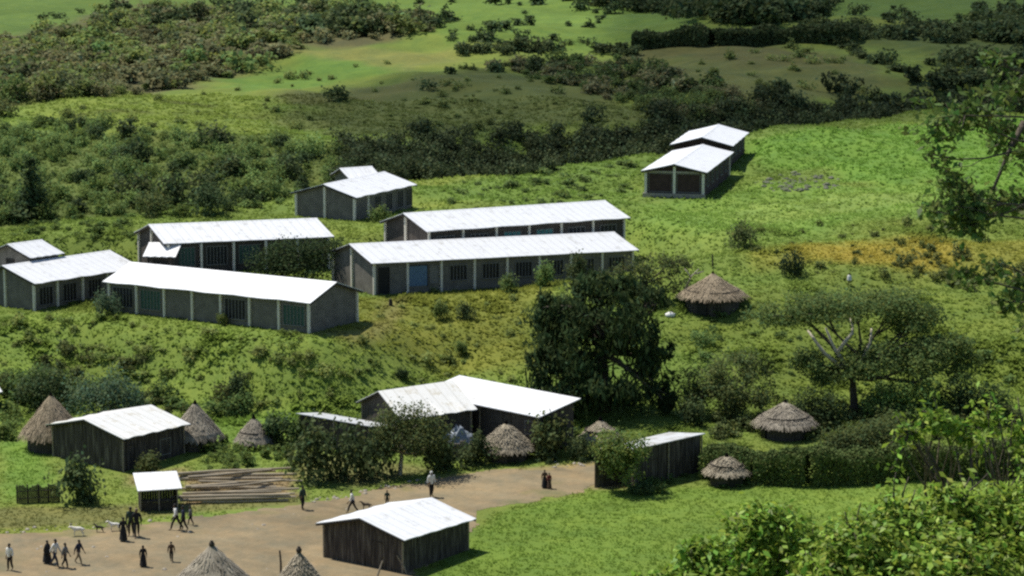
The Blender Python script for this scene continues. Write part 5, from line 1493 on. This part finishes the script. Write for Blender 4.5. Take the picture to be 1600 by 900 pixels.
def skirt_mesh(J, z0=.16):
    mb = MB(); n = 18; rs = []
    for t in np.linspace(0, 1, 6):
        z = 1.04 + (z0 - 1.04) * t; r = .155 + .15 * t ** .8
        rs.append([(r * .95 * math.cos(6.283 * i / n) * (1 + .05 * math.sin(5 * i + 3 * t)), r * 1.15 * math.sin(6.283 * i / n) * (1 + .05 * math.cos(4 * i)), z) for i in range(n)])
    mb.rings(rs[::-1], closed_top=True, closed_bottom=False)
    me = bpy.data.meshes.new('skirt'); me.from_pydata(mb.v, [], mb.f); return me
def shawl_mesh(J):
    mb = MB(); n = 18; rs = []
    for z, rx, ry in ((.78, .30, .25), (.95, .30, .24), (1.15, .29, .22), (1.32, .27, .19), (1.44, .20, .14), (1.5, .10, .10)):
        rs.append([(rx * math.cos(6.283 * i / n) * (1 + .06 * math.sin(5 * i)), .03 + ry * math.sin(6.283 * i / n) * (1 + .06 * math.cos(7 * i)), z) for i in range(n)])
    mb.rings(rs, closed_top=False, closed_bottom=False)
    me = bpy.data.meshes.new('shawl'); me.from_pydata(mb.v, [], mb.f); return me
def hair_mesh(J, scarf=False):
    mb = MB(); n = 14; c = np.array(J['crown']); rs = []
    for k, (z, r) in enumerate(((-.10 if scarf else -.03, .098), (.0, .104), (.05, .092), (.085, .062), (.103, .02))):
        rs.append([(c[0] + r * .92 * math.cos(6.283 * i / n), c[1] - .02 + r * math.sin(6.283 * i / n) * (1 if math.sin(6.283 * i / n) < .4 else .8), c[2] + z) for i in range(n)])
    mb.rings(rs, closed_bottom=False)
    me = bpy.data.meshes.new('hair'); me.from_pydata(mb.v, [], mb.f); return me

POSES = [pose(.15, .1), pose(.55, .5), pose(.85, .7, .06), pose(-.6, -.5), pose(.2, .2, carry=True)]
CACHE = {}
def wear(kind, i):
    if (kind, i) not in CACHE:
        J = POSES[i]
        CACHE[(kind, i)] = {'body': body_mesh, 'shirt': shirt_mesh, 'tee': lambda J: shirt_mesh(J, False), 'trousers': trouser_mesh, 'skirt': skirt_mesh, 'wrap': lambda J: skirt_mesh(J, .5),
                            'shawl': shawl_mesh, 'hair': hair_mesh, 'scarf': lambda J: hair_mesh(J, True)}[kind](J)
    return CACHE[(kind, i)]
SKIN = plain('brown_skin', (.085, .045, .028), .55)
CLOTH = {n: surface('cloth_' + n, [(.3, tuple(x * .75 for x in c)), (.7, c)], 9, .9, bump=.3) for n, c in dict(white=(.75, .74, .70), cream=(.55, .5, .40), black=(.018, .018, .02), navy=(.022, .028, .055), brown=(.09, .055, .035),
         grey=(.16, .16, .16), red=(.16, .035, .03), green=(.035, .06, .045), blue=(.06, .09, .17), tan=(.26, .2, .13)).items()}
HAIR = plain('black_hair', (.012, .011, .010), .7)
COLN = {'SKIN': SKIN, 'HAIR': HAIR}
def child(root, name, me, mat_):
    o = bpy.data.objects.new(name, me); COL.objects.link(o); o.parent = root
    if len(o.data.materials) == 0: o.data.materials.append(mat_)
    o.material_slots[0].link = 'OBJECT'; o.material_slots[0].material = mat_
    return o
def person(px, py, hpx, face, pi, top, topc, bot, botc, label, scarf=None, shawl=None, stick=False):
    P = ground(px, py); hgt = hpx / ppm(P) / math.cos(R(14)); s = hgt / 1.74
    b = bpy.data.objects.new('person', wear('body', pi)); COL.objects.link(b)
    if len(b.data.materials) == 0: b.data.materials.append(SKIN)
    b.location = tuple(P); b.rotation_euler = (0, 0, R(face)); b.scale = (s, s, s)
    tag(b, label, 'person')
    child(b, 'shirt', wear(top, pi), CLOTH[topc])
    child(b, 'trousers' if bot == 'trousers' else 'skirt', wear(bot, pi), CLOTH[botc])
    if scarf: child(b, 'headscarf', wear('scarf', pi), CLOTH[scarf])
    else: child(b, 'hair', wear('hair', pi), HAIR)
    if shawl: child(b, 'shawl', wear('shawl', pi), CLOTH[shawl])
    return b
person(16, 892, 43, 150, 0, 'shirt', 'white', 'trousers', 'black', 'person in white shirt and black trousers standing alone at the left edge of the road')
person(74, 881, 37, 250, 1, 'shirt', 'black', 'skirt', 'black', 'person all in black, leftmost of the walking group of four', shawl='black')
person(86, 886, 44, 240, 2, 'shirt', 'white', 'trousers', 'navy', 'person in white top and dark trousers striding in the group of four')
person(102, 888, 40, 255, 1, 'shirt', 'grey', 'trousers', 'black', 'person in grey top and black trousers, third in the group of four')
person(123, 882, 39, 240, 2, 'shirt', 'navy', 'trousers', 'tan', 'person in navy top and tan trousers, last of the group of four')
person(193, 846, 38, 200, 0, 'shirt', 'black', 'skirt', 'black', 'person in long black dress standing next to the white goat')
person(205, 838, 46, 170, 0, 'shirt', 'green', 'trousers', 'black', 'person in dark green shirt in the pair by the stall', shawl=None)
person(214, 840, 46, 190, 1, 'shirt', 'black', 'trousers', 'black', 'person in black with a tan headscarf in the pair by the stall', scarf='tan')
person(276, 829, 42, 110, 2, 'shirt', 'white', 'trousers', 'black', 'person in white shirt bending into a stride right of the stall')
person(287, 830, 40, 100, 1, 'shirt', 'navy', 'trousers', 'black', 'person in navy shirt close behind the striding one right of the stall')
person(298, 821, 30, 90, 1, 'shirt', 'grey', 'trousers', 'black', 'child in grey shirt, last of the three right of the stall')
person(224, 886, 34, 200, 0, 'shirt', 'black', 'skirt', 'black', 'person in dark robe walking alone in the middle of the road', scarf='black')
person(268, 878, 32, 180, 3, 'shirt', 'brown', 'trousers', 'black', 'slim person in brown shirt alone on the road near the cut off hut')
person(473, 797, 38, 230, 0, 'shirt', 'green', 'trousers', 'black', 'person in dark green top standing at the road edge below the dark bush')
person(551, 802, 37, 95, 2, 'shirt', 'white', 'trousers', 'black', 'person in white shirt and black trousers striding behind the dog')
person(605, 792, 26, 180, 0, 'tee', 'green', 'trousers', 'black', 'small child in dark clothes standing right of the dog')
person(674, 777, 41, 210, 0, 'shirt', 'white', 'trousers', 'black', 'person in white top and white headscarf with black trousers behind the nearest roof', scarf='white')
person(851, 763, 29, 180, 0, 'shirt', 'brown', 'skirt', 'black', 'taller of the two dark dressed children on the empty road')
person(858, 764, 25, 200, 3, 'shirt', 'red', 'skirt', 'brown', 'shorter of the two dark dressed children on the empty road')
person(1327, 447, 20, 160, 0, 'shirt', 'white', 'trousers', 'black', 'person in white top wading through the weeds below the yellow flowers', shawl='white')

def beast_mesh(horn=True, slim=1.0, up=0.0):
    """four legged animal facing +Y, about 1.3 m at the shoulder"""
    V = []; Ei = []; Rr = []
    def v(p, r, par=None):
        V.append(p); Rr.append(r)
        if par is not None: Ei.append((par, len(V) - 1))
        return len(V) - 1
    k = slim
    mid = v((0, 0, .95), (.27 * k, .30 * k)); rump = v((0, -.55, 1.03), (.24 * k, .24 * k), mid); ch = v((0, .5, .98), (.25 * k, .32 * k), mid)
    nk = v((0, .82, 1.18 + up), (.13 * k, .17 * k), ch); hd = v((0, 1.02, 1.32 + up), .12 * k, nk); mz = v((0, 1.32, 1.16 + up), .065 * k, hd)
    t1 = v((0, -.78, 1.0), .03, rump); v((0, -.84, .55), .022, t1)
    for s in (-1, 1):
        a = v((.17 * s * k, .48, .78), .11 * k, ch); b = v((.17 * s * k, .52, .44), .06 * k, a); c = v((.17 * s * k, .50, .12), .04 * k, b); v((.17 * s * k, .55, .03), .05 * k, c)
        a = v((.16 * s * k, -.50, .84), .14 * k, rump); b = v((.18 * s * k, -.36, .62), .085 * k, a); c = v((.17 * s * k, -.62, .40), .05 * k, b); d = v((.17 * s * k, -.57, .10), .038 * k, c); v((.17 * s * k, -.52, .03), .05 * k, d)
        v((.24 * s * k, .98, 1.33 + up), .03, hd)
    return skin_mesh('animal', V, Ei, Rr)
def coat(name, a, b, thr=.5, scale=1.6):
    return surface(name, [(thr - .02, a), (thr + .02, b)], scale, .9, detail=1)
BEAST = {'cow': beast_mesh(), 'goat': beast_mesh(slim=.85, up=.15)}
def beast(px, py, L_px, face, kind, label, mt, cat, horns=True):
    P = ground(px, py); s = L_px / ppm(P) / 2.2
    o = bpy.data.objects.new(cat, BEAST[kind]); COL.objects.link(o)
    o.location = tuple(P); o.rotation_euler = (0, 0, R(face)); o.scale = (s, s, s)
    if len(o.data.materials) == 0: o.data.materials.append(mt)
    o.material_slots[0].link = 'OBJECT'; o.material_slots[0].material = mt
    tag(o, label, cat)
    up = .15 if kind == 'goat' else 0
    if horns:
        for sg in (-1, 1):
            mb = MB(); mb.tube([(.07 * sg, 1.0, 1.42 + up), (.17 * sg, .98, 1.55 + up), (.2 * sg, 1.02, 1.72 + up)], [.035, .028, .01], 6); mb.build('horn', M['timber'], o, True)
    return o
beast(123, 838, 27, 95, 'cow', 'white cow standing at the road edge, left of the goats', coat('white_hide', (.70, .66, .58), (.62, .58, .5), .62), 'cow')
beast(156, 832, 20, 80, 'goat', 'black goat between the white cow and the white goat', coat('black_hide', (.02, .018, .016), (.05, .04, .035)), 'goat')
beast(180, 830, 25, 100, 'goat', 'white goat with black patches beside the person in a long black dress', coat('pied_hide', (.75, .72, .66), (.04, .035, .03), .56), 'goat')
beast(573, 797, 21, 85, 'goat', 'brown dog trotting ahead of the striding person', coat('brown_hide', (.10, .075, .05), (.05, .04, .03)), 'dog', False)
